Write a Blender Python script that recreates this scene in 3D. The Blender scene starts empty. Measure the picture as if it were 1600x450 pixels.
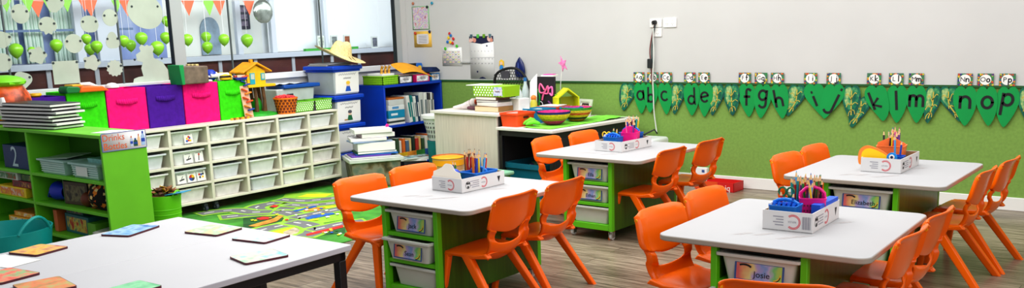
import bpy, bmesh, math, random
from mathutils import Vector, Matrix
random.seed(7)
COL = bpy.context.scene.collection
PI = math.pi
SC = bpy.context.scene

# ------------------------------------------------------------------ camera
FPX, CY = 1424.75, 324.6
CAM = Vector((4.962, -7.888, 1.5135)); YA, PIT, ROL = .6575, .1936, -.032
FW = Vector((-math.sin(YA)*math.cos(PIT), math.cos(YA)*math.cos(PIT), -math.sin(PIT)))
_r = Vector((math.cos(YA), math.sin(YA), 0)); _u = _r.cross(FW)
CR = _r*math.cos(ROL)+_u*math.sin(ROL); CU = -_r*math.sin(ROL)+_u*math.cos(ROL)
cd = bpy.data.cameras.new('camera'); cam = bpy.data.objects.new('camera', cd); COL.objects.link(cam)
m = Matrix.Identity(4)
for i in range(3):
    m[i][0] = CR[i]; m[i][1] = CU[i]; m[i][2] = -FW[i]; m[i][3] = CAM[i]
cam.matrix_world = m
cd.sensor_width = 36; cd.lens = FPX/1600*36; cd.shift_y = (CY-225)/1600; cd.clip_start = .05
SC.camera = cam

def at(u, v, ax, val):
    "point of the plane (axis ax = val) seen at photo coordinates u, v: used to read positions on real surfaces"
    d = FW+CR*((u-800)/FPX)-CU*((v-CY)/FPX)
    return CAM+d*((val-CAM[ax])/d[ax])
def aX(u, v, x): return at(u, v, 0, x)
def aY(u, v, y): return at(u, v, 1, y)
def aZ(u, v, z): return at(u, v, 2, z)

# ------------------------------------------------------------------ materials
def lin(c):
    o = []
    for x in c[:3]:
        x /= 255.; o.append(x/12.92 if x <= .04045 else ((x+.055)/1.055)**2.4)
    return (*o, 1)
_M = {}
def mat(c, rough=.5, noise=0., scale=8., metal=0., alpha=1., spec=.5, trans=0., bump=0., bscale=200., sub=0., stretch=None, coat=0):
    key = (tuple(c), rough, noise, scale, metal, alpha, spec, trans, bump, bscale, stretch, coat)
    if key in _M: return _M[key]
    mt = bpy.data.materials.new('mat_%d_%d_%d' % tuple(c[:3])); mt.use_nodes = True
    nt = mt.node_tree; p = nt.nodes['Principled BSDF']
    p.inputs['Base Color'].default_value = lin(c); p.inputs['Roughness'].default_value = rough
    p.inputs['Metallic'].default_value = metal; p.inputs['Specular IOR Level'].default_value = spec
    p.inputs['Alpha'].default_value = alpha; p.inputs['Transmission Weight'].default_value = trans
    p.inputs['Coat Weight'].default_value = coat
    if noise or bump:
        tc = nt.nodes.new('ShaderNodeTexCoord'); src = tc.outputs['Object']
        if stretch:
            mp = nt.nodes.new('ShaderNodeMapping'); mp.inputs['Scale'].default_value = stretch
            nt.links.new(src, mp.inputs[0]); src = mp.outputs[0]
    if noise:
        n = nt.nodes.new('ShaderNodeTexNoise'); n.inputs['Scale'].default_value = scale; n.inputs['Detail'].default_value = 4
        r = nt.nodes.new('ShaderNodeValToRGB')
        r.color_ramp.elements[0].position = .3; r.color_ramp.elements[1].position = .7
        r.color_ramp.elements[0].color = lin([x*(1-noise) for x in c[:3]])
        r.color_ramp.elements[1].color = lin([min(255, x*(1+noise*.6)) for x in c[:3]])
        nt.links.new(src, n.inputs['Vector']); nt.links.new(n.outputs['Fac'], r.inputs[0]); nt.links.new(r.outputs[0], p.inputs['Base Color'])
    if bump:
        n2 = nt.nodes.new('ShaderNodeTexNoise'); n2.inputs['Scale'].default_value = bscale
        bp = nt.nodes.new('ShaderNodeBump'); bp.inputs['Strength'].default_value = bump; bp.inputs['Distance'].default_value = .002
        nt.links.new(src, n2.inputs['Vector']); nt.links.new(n2.outputs['Fac'], bp.inputs['Height']); nt.links.new(bp.outputs[0], p.inputs['Normal'])
    _M[key] = mt
    return mt
def ramp_mat(name, stops, scale, rough=.6, kind='noise', vec='Object', stretch=(1, 1, 1), detail=3):
    "procedural material: several colours spread by a noise or voronoi texture"
    mt = bpy.data.materials.new(name); mt.use_nodes = True; nt = mt.node_tree; p = nt.nodes['Principled BSDF']
    p.inputs['Roughness'].default_value = rough
    tc = nt.nodes.new('ShaderNodeTexCoord'); mp = nt.nodes.new('ShaderNodeMapping'); mp.inputs['Scale'].default_value = stretch
    nt.links.new(tc.outputs[vec], mp.inputs[0])
    r = nt.nodes.new('ShaderNodeValToRGB'); cr = r.color_ramp
    while len(cr.elements) < len(stops): cr.elements.new(.5)
    for e, (pos, c) in zip(cr.elements, stops): e.position = pos; e.color = lin(c)
    if kind == 'noise':
        n = nt.nodes.new('ShaderNodeTexNoise'); n.inputs['Scale'].default_value = scale; n.inputs['Detail'].default_value = detail
        nt.links.new(mp.outputs[0], n.inputs['Vector']); nt.links.new(n.outputs['Fac'], r.inputs[0])
    else:
        cr.interpolation = 'CONSTANT'
        n = nt.nodes.new('ShaderNodeTexVoronoi'); n.inputs['Scale'].default_value = scale
        nt.links.new(mp.outputs[0], n.inputs['Vector'])
        s = nt.nodes.new('ShaderNodeSeparateColor'); nt.links.new(n.outputs['Color'], s.inputs[0]); nt.links.new(s.outputs[0], r.inputs[0])
    nt.links.new(r.outputs[0], p.inputs['Base Color'])
    return mt
WHITE = mat((244, 243, 240), .4); PAPER = mat((240, 240, 236), .7); BLACK = mat((22, 22, 24), .45); INK = mat((30, 30, 34), .6)
GREY = mat((150, 150, 150), .5); CARD = mat((214, 214, 214), .55)

# ------------------------------------------------------------------ mesh helpers
def B(): return bmesh.new()
def _setm(faces, mi, M=None, verts=None, b=None):
    for f in faces: f.material_index = mi
def bx(b, x0, x1, y0, y1, z0, z1, mi=0, M=None, tp=None):
    "box; tp = (fx, fy) shrinks the bottom about its centre"
    cx, cy = (x0+x1)/2, (y0+y1)/2; vs = []
    for z in (z0, z1):
        for x, y in ((x0, y0), (x1, y0), (x1, y1), (x0, y1)):
            if tp and z == z0: x = cx+(x-cx)*tp[0]; y = cy+(y-cy)*tp[1]
            v = Vector((x, y, z)); vs.append(b.verts.new(M @ v if M else v))
    for q in ((3, 2, 1, 0), (4, 5, 6, 7), (0, 1, 5, 4), (1, 2, 6, 5), (2, 3, 7, 6), (3, 0, 4, 7)):
        b.faces.new([vs[i] for i in q]).material_index = mi
def rings(b, R, mi=0, cap0=True, cap1=True, closed=False):
    V = [[b.verts.new(p) for p in r] for r in R]; n = len(R[0]); k = len(V)
    for i in range(k if closed else k-1):
        A, C = V[i], V[(i+1) % k]
        for j in range(n):
            b.faces.new((A[j], A[(j+1) % n], C[(j+1) % n], C[j])).material_index = mi
    if not closed:
        if cap0: b.faces.new(V[0][::-1]).material_index = mi
        if cap1: b.faces.new(V[-1]).material_index = mi
def frame_of(d, up=None):
    d = Vector(d).normalized(); a = Vector(up) if up else (Vector((0, 0, 1)) if abs(d.z) < .9 else Vector((1, 0, 0)))
    x = a.cross(d).normalized(); return x, d.cross(x).normalized()
def tube(b, pts, r, n=8, mi=0, closed=False):
    pts = [Vector(p) for p in pts]; R = []; k = len(pts); up = None
    for i, p in enumerate(pts):
        d = (pts[(i+1) % k]-pts[i-1]) if closed else (pts[min(i+1, k-1)]-pts[max(i-1, 0)])
        x, y = frame_of(d)
        if up is not None and x.dot(up) < 0: x, y = -x, -y
        up = x; rr = r[i] if isinstance(r, (list, tuple)) else r
        R.append([p+x*math.cos(2*PI*j/n)*rr+y*math.sin(2*PI*j/n)*rr for j in range(n)])
    rings(b, R, mi, closed=closed)
def cyl(b, p0, p1, r0, r1=None, n=14, mi=0): tube(b, [p0, p1], [r0, r0 if r1 is None else r1], n, mi)
def lathe(b, prof, n=24, c=(0, 0, 0), mi=0, sx=1, sy=1, cap0=True, cap1=True):
    c = Vector(c)
    mis = mi if isinstance(mi, (list, tuple)) else None
    R = [[c+Vector((r*math.cos(2*PI*j/n)*sx, r*math.sin(2*PI*j/n)*sy, z)) for j in range(n)] for r, z in prof]
    V = [[b.verts.new(p) for p in r] for r in R]
    for i in range(len(V)-1):
        for j in range(n):
            b.faces.new((V[i][j], V[i][(j+1) % n], V[i+1][(j+1) % n], V[i+1][j])).material_index = mis[i] if mis else mi
    if cap0: b.faces.new(V[0][::-1]).material_index = mis[0] if mis else mi
    if cap1: b.faces.new(V[-1]).material_index = mis[-1] if mis else mi
def ell(b, c, r, mi=0, n=16, k=10, M=None):
    if not isinstance(r, (tuple, list)): r = (r, r, r)
    c = Vector(c); R = []
    for i in range(1, k):
        t = PI*i/k
        R.append([c+Vector((r[0]*math.sin(t)*math.cos(2*PI*j/n), r[1]*math.sin(t)*math.sin(2*PI*j/n), -r[2]*math.cos(t))) for j in range(n)])
    if M: R = [[M @ p for p in q] for q in R]
    rings(b, R, mi)
def prism(b, poly, d, M=None, mi=0, side=None):
    "2-D outline (counter-clockwise) extruded by d along local +z, through M"
    M = M or Matrix.Identity(4)
    lo = [b.verts.new(M @ Vector((x, y, 0))) for x, y in poly]; hi = [b.verts.new(M @ Vector((x, y, d))) for x, y in poly]
    n = len(poly)
    b.faces.new(lo[::-1]).material_index = mi; b.faces.new(hi).material_index = mi
    for i in range(n): b.faces.new((lo[i], lo[(i+1) % n], hi[(i+1) % n], hi[i])).material_index = mi if side is None else side
def poly(b, pts, M=None, mi=0):
    b.faces.new([b.verts.new(M @ Vector((p[0], p[1], p[2] if len(p) > 2 else 0)) if M else Vector(p)) for p in pts]).material_index = mi
def rrect(x0, x1, y0, y1, r, n=5):
    o = []
    for cx, cy, a in ((x1-r, y0+r, -PI/2), (x1-r, y1-r, 0), (x0+r, y1-r, PI/2), (x0+r, y0+r, PI)):
        for i in range(n+1): t = a+PI/2*i/n; o.append((cx+r*math.cos(t), cy+r*math.sin(t)))
    return o
def circ(cx, cy, r, n=20, ry=None): return [(cx+r*math.cos(2*PI*i/n), cy+(ry or r)*math.sin(2*PI*i/n)) for i in range(n)]
def ribbon(b, pts, w, M=None, mi=0, closed=False, z=0.):
    "flat stroke of width w along 2-D points"
    P = [Vector((p[0], p[1])) for p in pts]; k = len(P); L = []; Rr = []
    for i in range(k):
        d = (P[(i+1) % k]-P[i-1]) if closed else (P[min(i+1, k-1)]-P[max(i-1, 0)])
        d = d.normalized() if d.length else Vector((1, 0)); nn = Vector((-d.y, d.x))*w/2
        q = P[i]
        if not closed and i == 0: q = q-d*w*.3
        if not closed and i == k-1: q = q+d*w*.3
        for lst, v in ((L, q+nn), (Rr, q-nn)):
            vv = Vector((v.x, v.y, z)); lst.append(b.verts.new(M @ vv if M else vv))
    for i in range(k if closed else k-1):
        j = (i+1) % k; b.faces.new((Rr[i], Rr[j], L[j], L[i])).material_index = mi
def arc(cx, cy, rx, ry, a0, a1, n=12): return [(cx+rx*math.cos(math.radians(a0+(a1-a0)*i/n)), cy+ry*math.sin(math.radians(a0+(a1-a0)*i/n))) for i in range(n+1)]
_TX = {}
def txt(b, s, size, M, mi=0, align='CENTER', xs=1.):
    "lettering as flat geometry"
    key = (s, align)
    if key not in _TX:
        cu = bpy.data.curves.new('lettering', 'FONT'); cu.body = s; cu.align_x = align; cu.align_y = 'CENTER'; cu.size = 1; cu.resolution_u = 3
        ob = bpy.data.objects.new('lettering', cu); COL.objects.link(ob); bpy.context.view_layer.update()
        me = bpy.data.meshes.new_from_object(ob.evaluated_get(bpy.context.evaluated_depsgraph_get()))
        _TX[key] = ([tuple(v.co) for v in me.vertices], [tuple(p.vertices) for p in me.polygons])
        bpy.data.objects.remove(ob); bpy.data.curves.remove(cu); bpy.data.meshes.remove(me)
    vs, fs = _TX[key]
    V = [b.verts.new(M @ Vector((x*size*xs, y*size, 0))) for x, y, z in vs]
    for f in fs:
        try: b.faces.new([V[i] for i in f]).material_index = mi
        except ValueError: pass
def MB(o, x, y):
    "frame with origin o, in-plane axes x, y"
    x = Vector(x).normalized(); y = Vector(y); y = (y-x*y.dot(x)).normalized(); z = x.cross(y); M = Matrix.Identity(4)
    for i in range(3): M[i][0] = x[i]; M[i][1] = y[i]; M[i][2] = z[i]; M[i][3] = o[i]
    return M
def MF(x, y, z): return MB((x, y, z), (1, 0, 0), (0, 0, 1))      # faces -Y
def MX(x, y, z): return MB((x, y, z), (0, 1, 0), (0, 0, 1))      # faces +X
def MT(x, y, z, a=0): return MB((x, y, z), (math.cos(a), math.sin(a), 0), (-math.sin(a), math.cos(a), 0))   # faces up
def Rz(a): return Matrix.Rotation(a, 4, 'Z')
def T(x, y, z): return Matrix.Translation((x, y, z))

def obj(name, b, mats, parent=None, loc=(0, 0, 0), rz=0, bevel=0, label=None, sub=0, solid=0, ang=35, seg=2):
    bmesh.ops.recalc_face_normals(b, faces=b.faces[:]) if solid or sub else None
    me = bpy.data.meshes.new(name); b.to_mesh(me); b.free()
    for mt in (mats if isinstance(mats, (list, tuple)) else [mats]): me.materials.append(mt)
    me.shade_smooth(); me.set_sharp_from_angle(angle=math.radians(ang))
    o = bpy.data.objects.new(name, me); COL.objects.link(o); o.location = loc; o.rotation_euler = (0, 0, rz)
    if parent: o.parent = parent
    if label: o['label'] = label
    if solid:
        s = o.modifiers.new('solid', 'SOLIDIFY'); s.thickness = solid; s.offset = 0
    if sub:
        s = o.modifiers.new('sub', 'SUBSURF'); s.levels = sub; s.render_levels = sub
    if bevel:
        s = o.modifiers.new('bevel', 'BEVEL'); s.width = bevel; s.segments = seg; s.limit_method = 'ANGLE'; s.angle_limit = math.radians(40)
    return o
def tag(o, label, cat, group=None):
    o['label'] = label; o['category'] = cat
    if group: o['group'] = group
    return o
def thing(name, label, cat, loc=(0, 0, 0), rz=0, group=None):
    o = bpy.data.objects.new(name, None); COL.objects.link(o); o.location = loc; o.rotation_euler = (0, 0, rz); o.empty_display_size = .05
    return tag(o, label, cat, group)
def solo(name, b, mats, label, cat, loc=(0, 0, 0), rz=0, group=None, **k):
    return tag(obj(name, b, mats, None, loc, rz, **k), label, cat, group)
def struct(name, b, mats, parent=None, **k):
    o = obj(name, b, mats, parent, **k)
    if not parent: o['kind'] = 'structure'
    return o
def dup(src, loc, rz, label, group=None):
    r = src.copy(); COL.objects.link(r); r.location = loc; r.rotation_euler = (0, 0, rz); r['label'] = label
    if group: r['group'] = group
    for ch in list(src.children):
        c = ch.copy(); COL.objects.link(c); c.parent = r
        for g in list(ch.children):
            d = g.copy(); COL.objects.link(d); d.parent = c
    return r

# ------------------------------------------------------------------ light
w = bpy.data.worlds.new('world'); SC.world = w; w.use_nodes = True
bg = w.node_tree.nodes['Background']; bg.inputs[0].default_value = (.93, .96, 1, 1); bg.inputs[1].default_value = WORLD_S if 'WORLD_S' in globals() else .33
def area(name, loc, aim, sx, sy, power, col=(1, 1, 1)):
    l = bpy.data.lights.new(name, 'AREA'); l.shape = 'RECTANGLE'; l.size = sx; l.size_y = sy; l.energy = power; l.color = col
    o = bpy.data.objects.new(name, l); COL.objects.link(o); o.location = loc
    o.rotation_euler = (Vector(aim)-Vector(loc)).to_track_quat('-Z', 'Y').to_euler(); return o
area('overhead_light', (1.0, -3.2, 3.3), (1.0, -3.2, 0), 4.5, 4.5, 162, (1, .98, .95))
area('overhead_light', (4.2, -2.6, 3.3), (4.2, -2.6, 0), 2.5, 4, 70, (1, .98, .95))
area('overhead_light', (-1.0, -2.6, 3.2), (-1.2, -2.6, 0), 2.0, 4.0, 50, (1, .99, .97))  # added overhead lamp to brighten the left back of the room
area('right_side_fill', (6.8, -6.6, 2.6), (1.0, -2.5, .6), 3.5, 2.4, 60, (1, .97, .93))  # added fill lamp on the right; the windows stand on the left
area('corridor_fill', (-3.0, -1.2, 2.45), (-5.0, -1.2, 1.5), 7, .5, 75, (.95, .98, 1))  # added lamp to light the corridor beyond the glass
area('corridor_fill', (-3.9, 1.4, 2.6), (-5.2, 1.4, 1.6), 2.6, 1.4, 16, (.96, .98, 1))  # second added lamp, brightens the far blinds
SC.view_settings.view_transform = 'Standard'; SC.view_settings.exposure = .1; SC.view_settings.look = 'Medium High Contrast'

# ------------------------------------------------------------------ room shell
def floor_mat():
    mt = bpy.data.materials.new('wood_planks'); mt.use_nodes = True; nt = mt.node_tree; p = nt.nodes['Principled BSDF']
    N = nt.nodes.new; L = nt.links.new
    tc = N('ShaderNodeTexCoord'); mp = N('ShaderNodeMapping'); mp.inputs['Rotation'].default_value = (0, 0, 0)
    L(tc.outputs['Object'], mp.inputs[0])
    br = N('ShaderNodeTexBrick'); br.inputs['Scale'].default_value = 1; br.inputs['Brick Width'].default_value = 1.2; br.inputs['Row Height'].default_value = .17
    br.inputs['Mortar Size'].default_value = .002; br.inputs['Color1'].default_value = lin((128, 115, 101)); br.inputs['Color2'].default_value = lin((160, 147, 131)); br.inputs['Mortar'].default_value = lin((66, 56, 48))
    L(mp.outputs[0], br.inputs['Vector'])
    mp2 = N('ShaderNodeMapping'); mp2.inputs['Scale'].default_value = (1.2, 16, 1); L(tc.outputs['Object'], mp2.inputs[0])
    n = N('ShaderNodeTexNoise'); n.inputs['Scale'].default_value = 2.6; n.inputs['Detail'].default_value = 8; n.inputs['Roughness'].default_value = .7; L(mp2.outputs[0], n.inputs['Vector'])
    r = N('ShaderNodeValToRGB'); r.color_ramp.elements[0].position = .36; r.color_ramp.elements[0].color = (.30, .26, .22, 1); r.color_ramp.elements[1].position = .62; r.color_ramp.elements[1].color = (1.25, 1.23, 1.2, 1)
    L(n.outputs['Fac'], r.inputs[0])
    mx = N('ShaderNodeMix'); mx.data_type = 'RGBA'; mx.blend_type = 'MULTIPLY'; mx.inputs[0].default_value = 1
    L(br.outputs['Color'], mx.inputs[6]); L(r.outputs[0], mx.inputs[7]); L(mx.outputs[2], p.inputs['Base Color'])
    p.inputs['Roughness'].default_value = .32
    return mt
b = B(); bx(b, -2.62, 6.6, -9, 0, -.1, 0); struct('floor', b, floor_mat())
GZ = .962
b = B(); bx(b, -2.7, 6.6, 0, .12, GZ, 3.0, 0); bx(b, -2.7, 6.6, 0, .12, 0, GZ, 1)
struct('wall_back', b, [mat((206, 206, 204), .55, .02, 1.5), mat((129, 164, 82), .95, .05, 45)])
b = B(); bx(b, -2.6, 6.6, -.012, 0, GZ-.012, GZ+.006); struct('trim_1', b, mat((40, 92, 44), .6))
b = B(); bx(b, -2.6, 6.6, -.014, 0, 0, .105); struct('baseboard_back', b, mat((236, 236, 232), .4), bevel=.004)
XW = -2.62
b = B(); bx(b, XW-.1, XW, -9, 0, 0, 1.1, 0); bx(b, XW-.1, XW, -9, 0, 2.5, 3.0, 0); struct('wall_left', b, mat((214, 214, 210), .6, .02, 2))
# window wall: sill, posts and panes
FRM = mat((178, 184, 184), .45); DK = mat((44, 52, 54), .4)
def glass_mat():
    mt = bpy.data.materials.new('pane_glass'); mt.use_nodes = True; nt = mt.node_tree; nt.nodes.clear(); N = nt.nodes.new; L = nt.links.new
    o = N('ShaderNodeOutputMaterial'); t = N('ShaderNodeBsdfTransparent'); t.inputs[0].default_value = (.96, .98, .98, 1)
    g = N('ShaderNodeBsdfGlossy'); g.inputs['Roughness'].default_value = .02; lw = N('ShaderNodeFresnel'); lw.inputs[0].default_value = 1.3
    x = N('ShaderNodeMixShader'); L(lw.outputs[0], x.inputs[0]); L(t.outputs[0], x.inputs[1]); L(g.outputs[0], x.inputs[2]); L(x.outputs[0], o.inputs[0]); return mt
win = bpy.data.objects.new('window_1', None); COL.objects.link(win); win['kind'] = 'structure'
b = B(); bx(b, XW-.09, XW+.045, -8, -.13, 1.095, 1.15); struct('window_sill', b, mat((224, 227, 226), .35), win, bevel=.004)
b = B(); bx(b, XW-.02, XW+.03, -3.06, -2.94, 1.15, 2.5, 0); bx(b, XW-.02, XW+.032, -3.068, -3.06, 1.15, 2.5, 1)
bx(b, XW-.02, XW+.03, -.19, -.10, 1.15, 2.5, 0); bx(b, XW-.02, XW+.035, -.20, -.19, 1.15, 2.5, 1); bx(b, XW-.06, XW+.02, -.10, 0, 1.1, 2.5, 2)
bx(b, XW-.06, XW+.03, -8, 0, 2.46, 2.5, 0)
struct('window_frame', b, [FRM, DK, mat((206, 206, 204), .6)], win, bevel=.003)
GL = glass_mat(); ys = [-8, -5.5, -4.5, -3.55, -3.06, -2.41, -1.27, -.19]
for i in range(len(ys)-1):
    b = B(); poly(b, [(XW-.018, ys[i]+.003, 1.15), (XW-.018, ys[i+1]-.003, 1.15), (XW-.018, ys[i+1]-.003, 2.46), (XW-.018, ys[i]+.003, 2.46)]); struct('pane', b, GL, win)
b = B()
for y in (-3.55, -2.41, -1.27, -4.5): bx(b, XW-.026, XW-.010, y-.006, y+.006, 1.15, 2.46)
struct('pane_joint', b, mat((96, 106, 106), .4), win)

# ------------------------------------------------------------------ corridor and rooms beyond the glass
FX = -5.0
b = B(); bx(b, -9, XW-.1, -9, 5, -.1, 0); o = struct('floor', b, mat((150, 142, 132), .6, .1, 3)); o.name = 'floor_corridor'
b = B(); bx(b, FX-.1, FX, -9, 5, 0, 1.235, 0)
for y in (-4.6, -3.79, -3.055, -2.515, -1.7, -.9, -.36, .258, .95, 1.47, 2.3, 3.1): bx(b, FX-.02, FX+.015, y-.025, y+.025, 0, 1.235, 1)
struct('wall_far', b, [mat((74, 34, 30), .5, .35, 2.5), mat((170, 176, 184), .5)])
b = B(); bx(b, FX-.12, FX+.06, -9, 5, 1.235, 1.30); o = struct('trim_2', b, mat((190, 200, 212), .45), bevel=.006)
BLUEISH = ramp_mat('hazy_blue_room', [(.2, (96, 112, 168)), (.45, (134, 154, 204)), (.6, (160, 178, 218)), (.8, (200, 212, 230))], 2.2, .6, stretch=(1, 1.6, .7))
b = B()
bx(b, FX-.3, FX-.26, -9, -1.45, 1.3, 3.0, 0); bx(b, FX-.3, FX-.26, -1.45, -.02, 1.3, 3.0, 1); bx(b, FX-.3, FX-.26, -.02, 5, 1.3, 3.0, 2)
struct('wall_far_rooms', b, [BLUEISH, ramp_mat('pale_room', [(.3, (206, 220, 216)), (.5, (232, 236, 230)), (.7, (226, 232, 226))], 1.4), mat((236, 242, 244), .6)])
bpy.data.objects['wall_far_rooms'].name = 'wall_far_2'
w2 = bpy.data.objects.new('window_2', None); COL.objects.link(w2); w2['kind'] = 'structure'
b = B()
for y0, y1 in ((-4.0, -3.9), (-2.70, -2.60), (-2.45, -2.20), (-.60, -.52), (-.06, .02), (.86, .92), (2.4, 2.5)): bx(b, FX-.06, FX, y0, y1, 1.3, 2.6)
bx(b, FX-.06, FX, -9, 5, 2.6, 2.7)
struct('window_frame', b, mat((206, 214, 224), .45), w2, bevel=.005)
b = B(); bx(b, FX-.05, FX-.03, -9, -2.0, 1.64, 1.665); struct('window_bar', b, mat((104, 128, 162), .5), w2)
b = B(); bx(b, FX-.1, XW-.1, -9, .0, 2.02, 2.05, 0)
b.free()
# curtains and blinds across the corridor
for i, (u, wd) in enumerate(((10, .11), (50, .10), (97, .12))):
    p = aX(u, 40, FX-.15); b = B(); n = 12
    P = [(FX-.15+.015*math.sin(j*2.4), p.y-wd+2*wd*j/n) for j in range(n+1)]
    for j in range(n): poly(b, [(P[j][0], P[j][1], 1.31), (P[j+1][0], P[j+1][1], 1.31), (P[j+1][0], P[j+1][1], 2.02), (P[j][0], P[j][1], 2.02)])
    solo('curtain', b, mat((218, 240, 226), .8, .06, 6), 'pale mint curtain behind the far windows, %s of three' % ('leftmost', 'middle', 'rightmost')[i], 'curtain', group='far curtains', solid=.004)
for i, (y0, y1) in enumerate(((.03, .855), (.93, 2.39))):
    b = B(); bx(b, FX-.2, FX-.19, y0, y1, 1.305, 2.6)
    for k in range(1, 5): bx(b, FX-.19, FX-.187, y0+(y1-y0)*k/5-.003, y0+(y1-y0)*k/5+.003, 1.305, 2.6)
    solo('window_blind', b, mat((240, 246, 248), .6), 'white blind drawn across the far window, %s' % ('left one beside the grey post', 'wide right one behind the small frames')[i], 'blind', group='far blinds')
# small pictures on a green board standing on the far ledge
g0 = aX(474, 76, FX+.0); g1 = aX(556, 70, FX)
b = B(); bx(b, FX+.0, FX+.05, g0.y, g1.y, 1.30, 1.335); solo('display_board', b, mat((70, 170, 70), .6), 'low green board lying along the far window ledge', 'board')
for i, (u, c) in enumerate(((500, (190, 205, 190)), (521, (120, 130, 130)), (541, (150, 90, 60)), (584, (110, 116, 130)), (618, (150, 110, 90)))):
    p = aX(u, 60, FX+.02); b = B(); z0 = 1.335 if i < 3 else 1.30
    t = thing('small_picture', ('pale small picture standing first on the green board', 'grey small picture standing in the middle of the green board', 'small picture of a brown face on the green board', 'small dark grey picture standing alone on the far ledge', 'small picture at the right end of the far ledge')[i], 'picture', (FX+.03, p.y, z0), group='pictures on the far ledge')
    bx(b, -.008, .008, -.06, .06, 0, .17); obj('frame', b, mat((216, 224, 220), .5), t)
    b = B(); bx(b, .008, .010, -.045, .045, .02, .15); obj('picture', b, mat(c, .6, .4, 30), t)
p = aX(384, 26, FX-.2); b = B(); bx(b, FX-.25, FX-.24, p.y-.11, p.y+.09, 1.62, 1.93)
for k in range(3): bx(b, FX-.24, FX-.236, p.y-.06, p.y+.05, 1.66+k*.09, 1.72+k*.09, 1)
solo('poster', b, [mat((34, 36, 58), .5), mat((120, 110, 130), .6, .3, 30)], 'dark navy poster on the far room wall beside the grey post', 'poster')
# arched blue-grey doorway shape and pale low shelf in the middle far room
p = aX(328, 55, FX-.25); b = B()
prism(b, [(-.14, 0), (.14, 0)]+[(.14*math.cos(a*PI/12), .3+.17*math.sin(a*PI/12)) for a in range(13)], .02, MX(FX-.255, p.y, 1.31))
solo('play_arch', b, mat((150, 172, 190), .6, .15, 8), 'blue grey arched panel standing in the far pale room', 'panel')
# bunting
BO, BG = mat((240, 120, 84), .7), mat((150, 214, 90), .7)
bt = thing('bunting', 'string of orange and green triangle flags across the corridor', 'bunting', (FX+.25, -2, 1.955))
b = B(); tube(b, [(0, y*.5-2, .01+.02*math.cos(y*1.7)) for y in range(0, 9)], .004, 5); obj('string', b, mat((220, 220, 220), .7), bt)
for i, (u, g) in enumerate(((57, 0), (76, 1), (86, 0), (103, 1), (139, 0), (130, 0), (180, 1), (195, 0), (291, 0), (323, 1), (339, 0), (385, 0), (40, 1), (5, 1))):
    p = aX(u, 4, FX+.25); b = B(); s = .085 if i in (0, 4, 7, 8, 9, 10, 11) else .06
    prism(b, [(-s, 0), (0, -s*2.1), (s, 0)], .003, MX(.0+.004*i, p.y+2, 0.0+.005)); obj('flag', b, (BG if g else BO), bt)
# balloons on strings hung from the corridor roof beam
b = B(); bx(b, FX+.28, FX+.95, -9, 3, 2.60, 2.67); struct('trim_3', b, mat((92, 84, 92), .6))
LIME = mat((146, 214, 50), .25, spec=.6); LIME2 = mat((120, 200, 60), .25)
bl = [(25, 79, 11.5), (88, 71, 10), (135, 61, 8), (141, 77, 9), (151, 73, 9.5), (193, 64, 9), (204, 71, 9), (221, 60, 10), (246, 75, 11), (260, 33, 8), (259, 59, 9), (293, 62, 9), (322, 58, 8.5), (324, 74, 9), (350, 62, 9), (386, 63, 10), (50, 80, 7)]
src = None
for i, (u, v, r) in enumerate(bl):
    bxx = FX+.36+.22*(i % 3); p = aX(u, v, bxx); k = (bxx-CAM.x)/(FW+CR*((u-800)/FPX)-CU*((v-CY)/FPX)).x; rr = r*k/FPX
    where = 'balloon %s' % ['at the far left end', 'second along from the left, hanging alone', 'upper left of the left cluster', 'bottom left of the left cluster', 'right of the left cluster', 'leftmost of the middle cluster', 'lower one of the middle cluster', 'upper one of the middle cluster', 'right of the middle cluster, lowest', 'high up beside the grey window post', 'just left of the grey window post', 'just right of the grey window post', 'upper of the pair before the blue arch', 'lower of the pair before the blue arch', 'right of the pair before the blue arch', 'by the dark far poster', 'tucked behind the flower-shaped cutout'][i]
    if src is None:
        src = thing('balloon', 'lime green '+where, 'balloon', p, 0, 'green balloons in the corridor')
        b = B(); lathe(b, [(.001, -1.2), (.09, -1.22), (.05, -1.1), (.35, -.9), (.72, -.5), (.92, 0), (.93, .3), (.75, .68), (.4, .92), (.01, 1)], 18); obj('bag', b, LIME, src)
        b = B(); cyl(b, (0, 0, 1), (0, 0, 9), .03, n=5); obj('string', b, mat((235, 235, 235), .7), src)
        src.scale = (rr,)*3; L0 = src
    else:
        o = dup(L0, p, 0, 'lime green '+where); o.scale = (rr,)*3
    st = [c for c in (src if i == 0 else o).children if c.name.startswith('string')][0]
    st.scale = (1, 1, max(.05, ((2.60-p.z)/rr)/8)); st.location = (0, 0, 1-st.scale.z)
# round mirror-like foil balloon
p = aX(411, 18, FX+.34); t = thing('foil_balloon', 'round silver foil balloon hanging by the white blind', 'balloon', p)
b = B(); ell(b, (0, 0, 0), (.05, .15, .15)); obj('bag', b, mat((190, 200, 190), .15, .2, 12, metal=.7), t)
b = B(); cyl(b, (0, 0, .14), (0, 0, 2.60-p.z), .003, n=5); obj('string', b, mat((235, 235, 235), .7), t)
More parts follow.
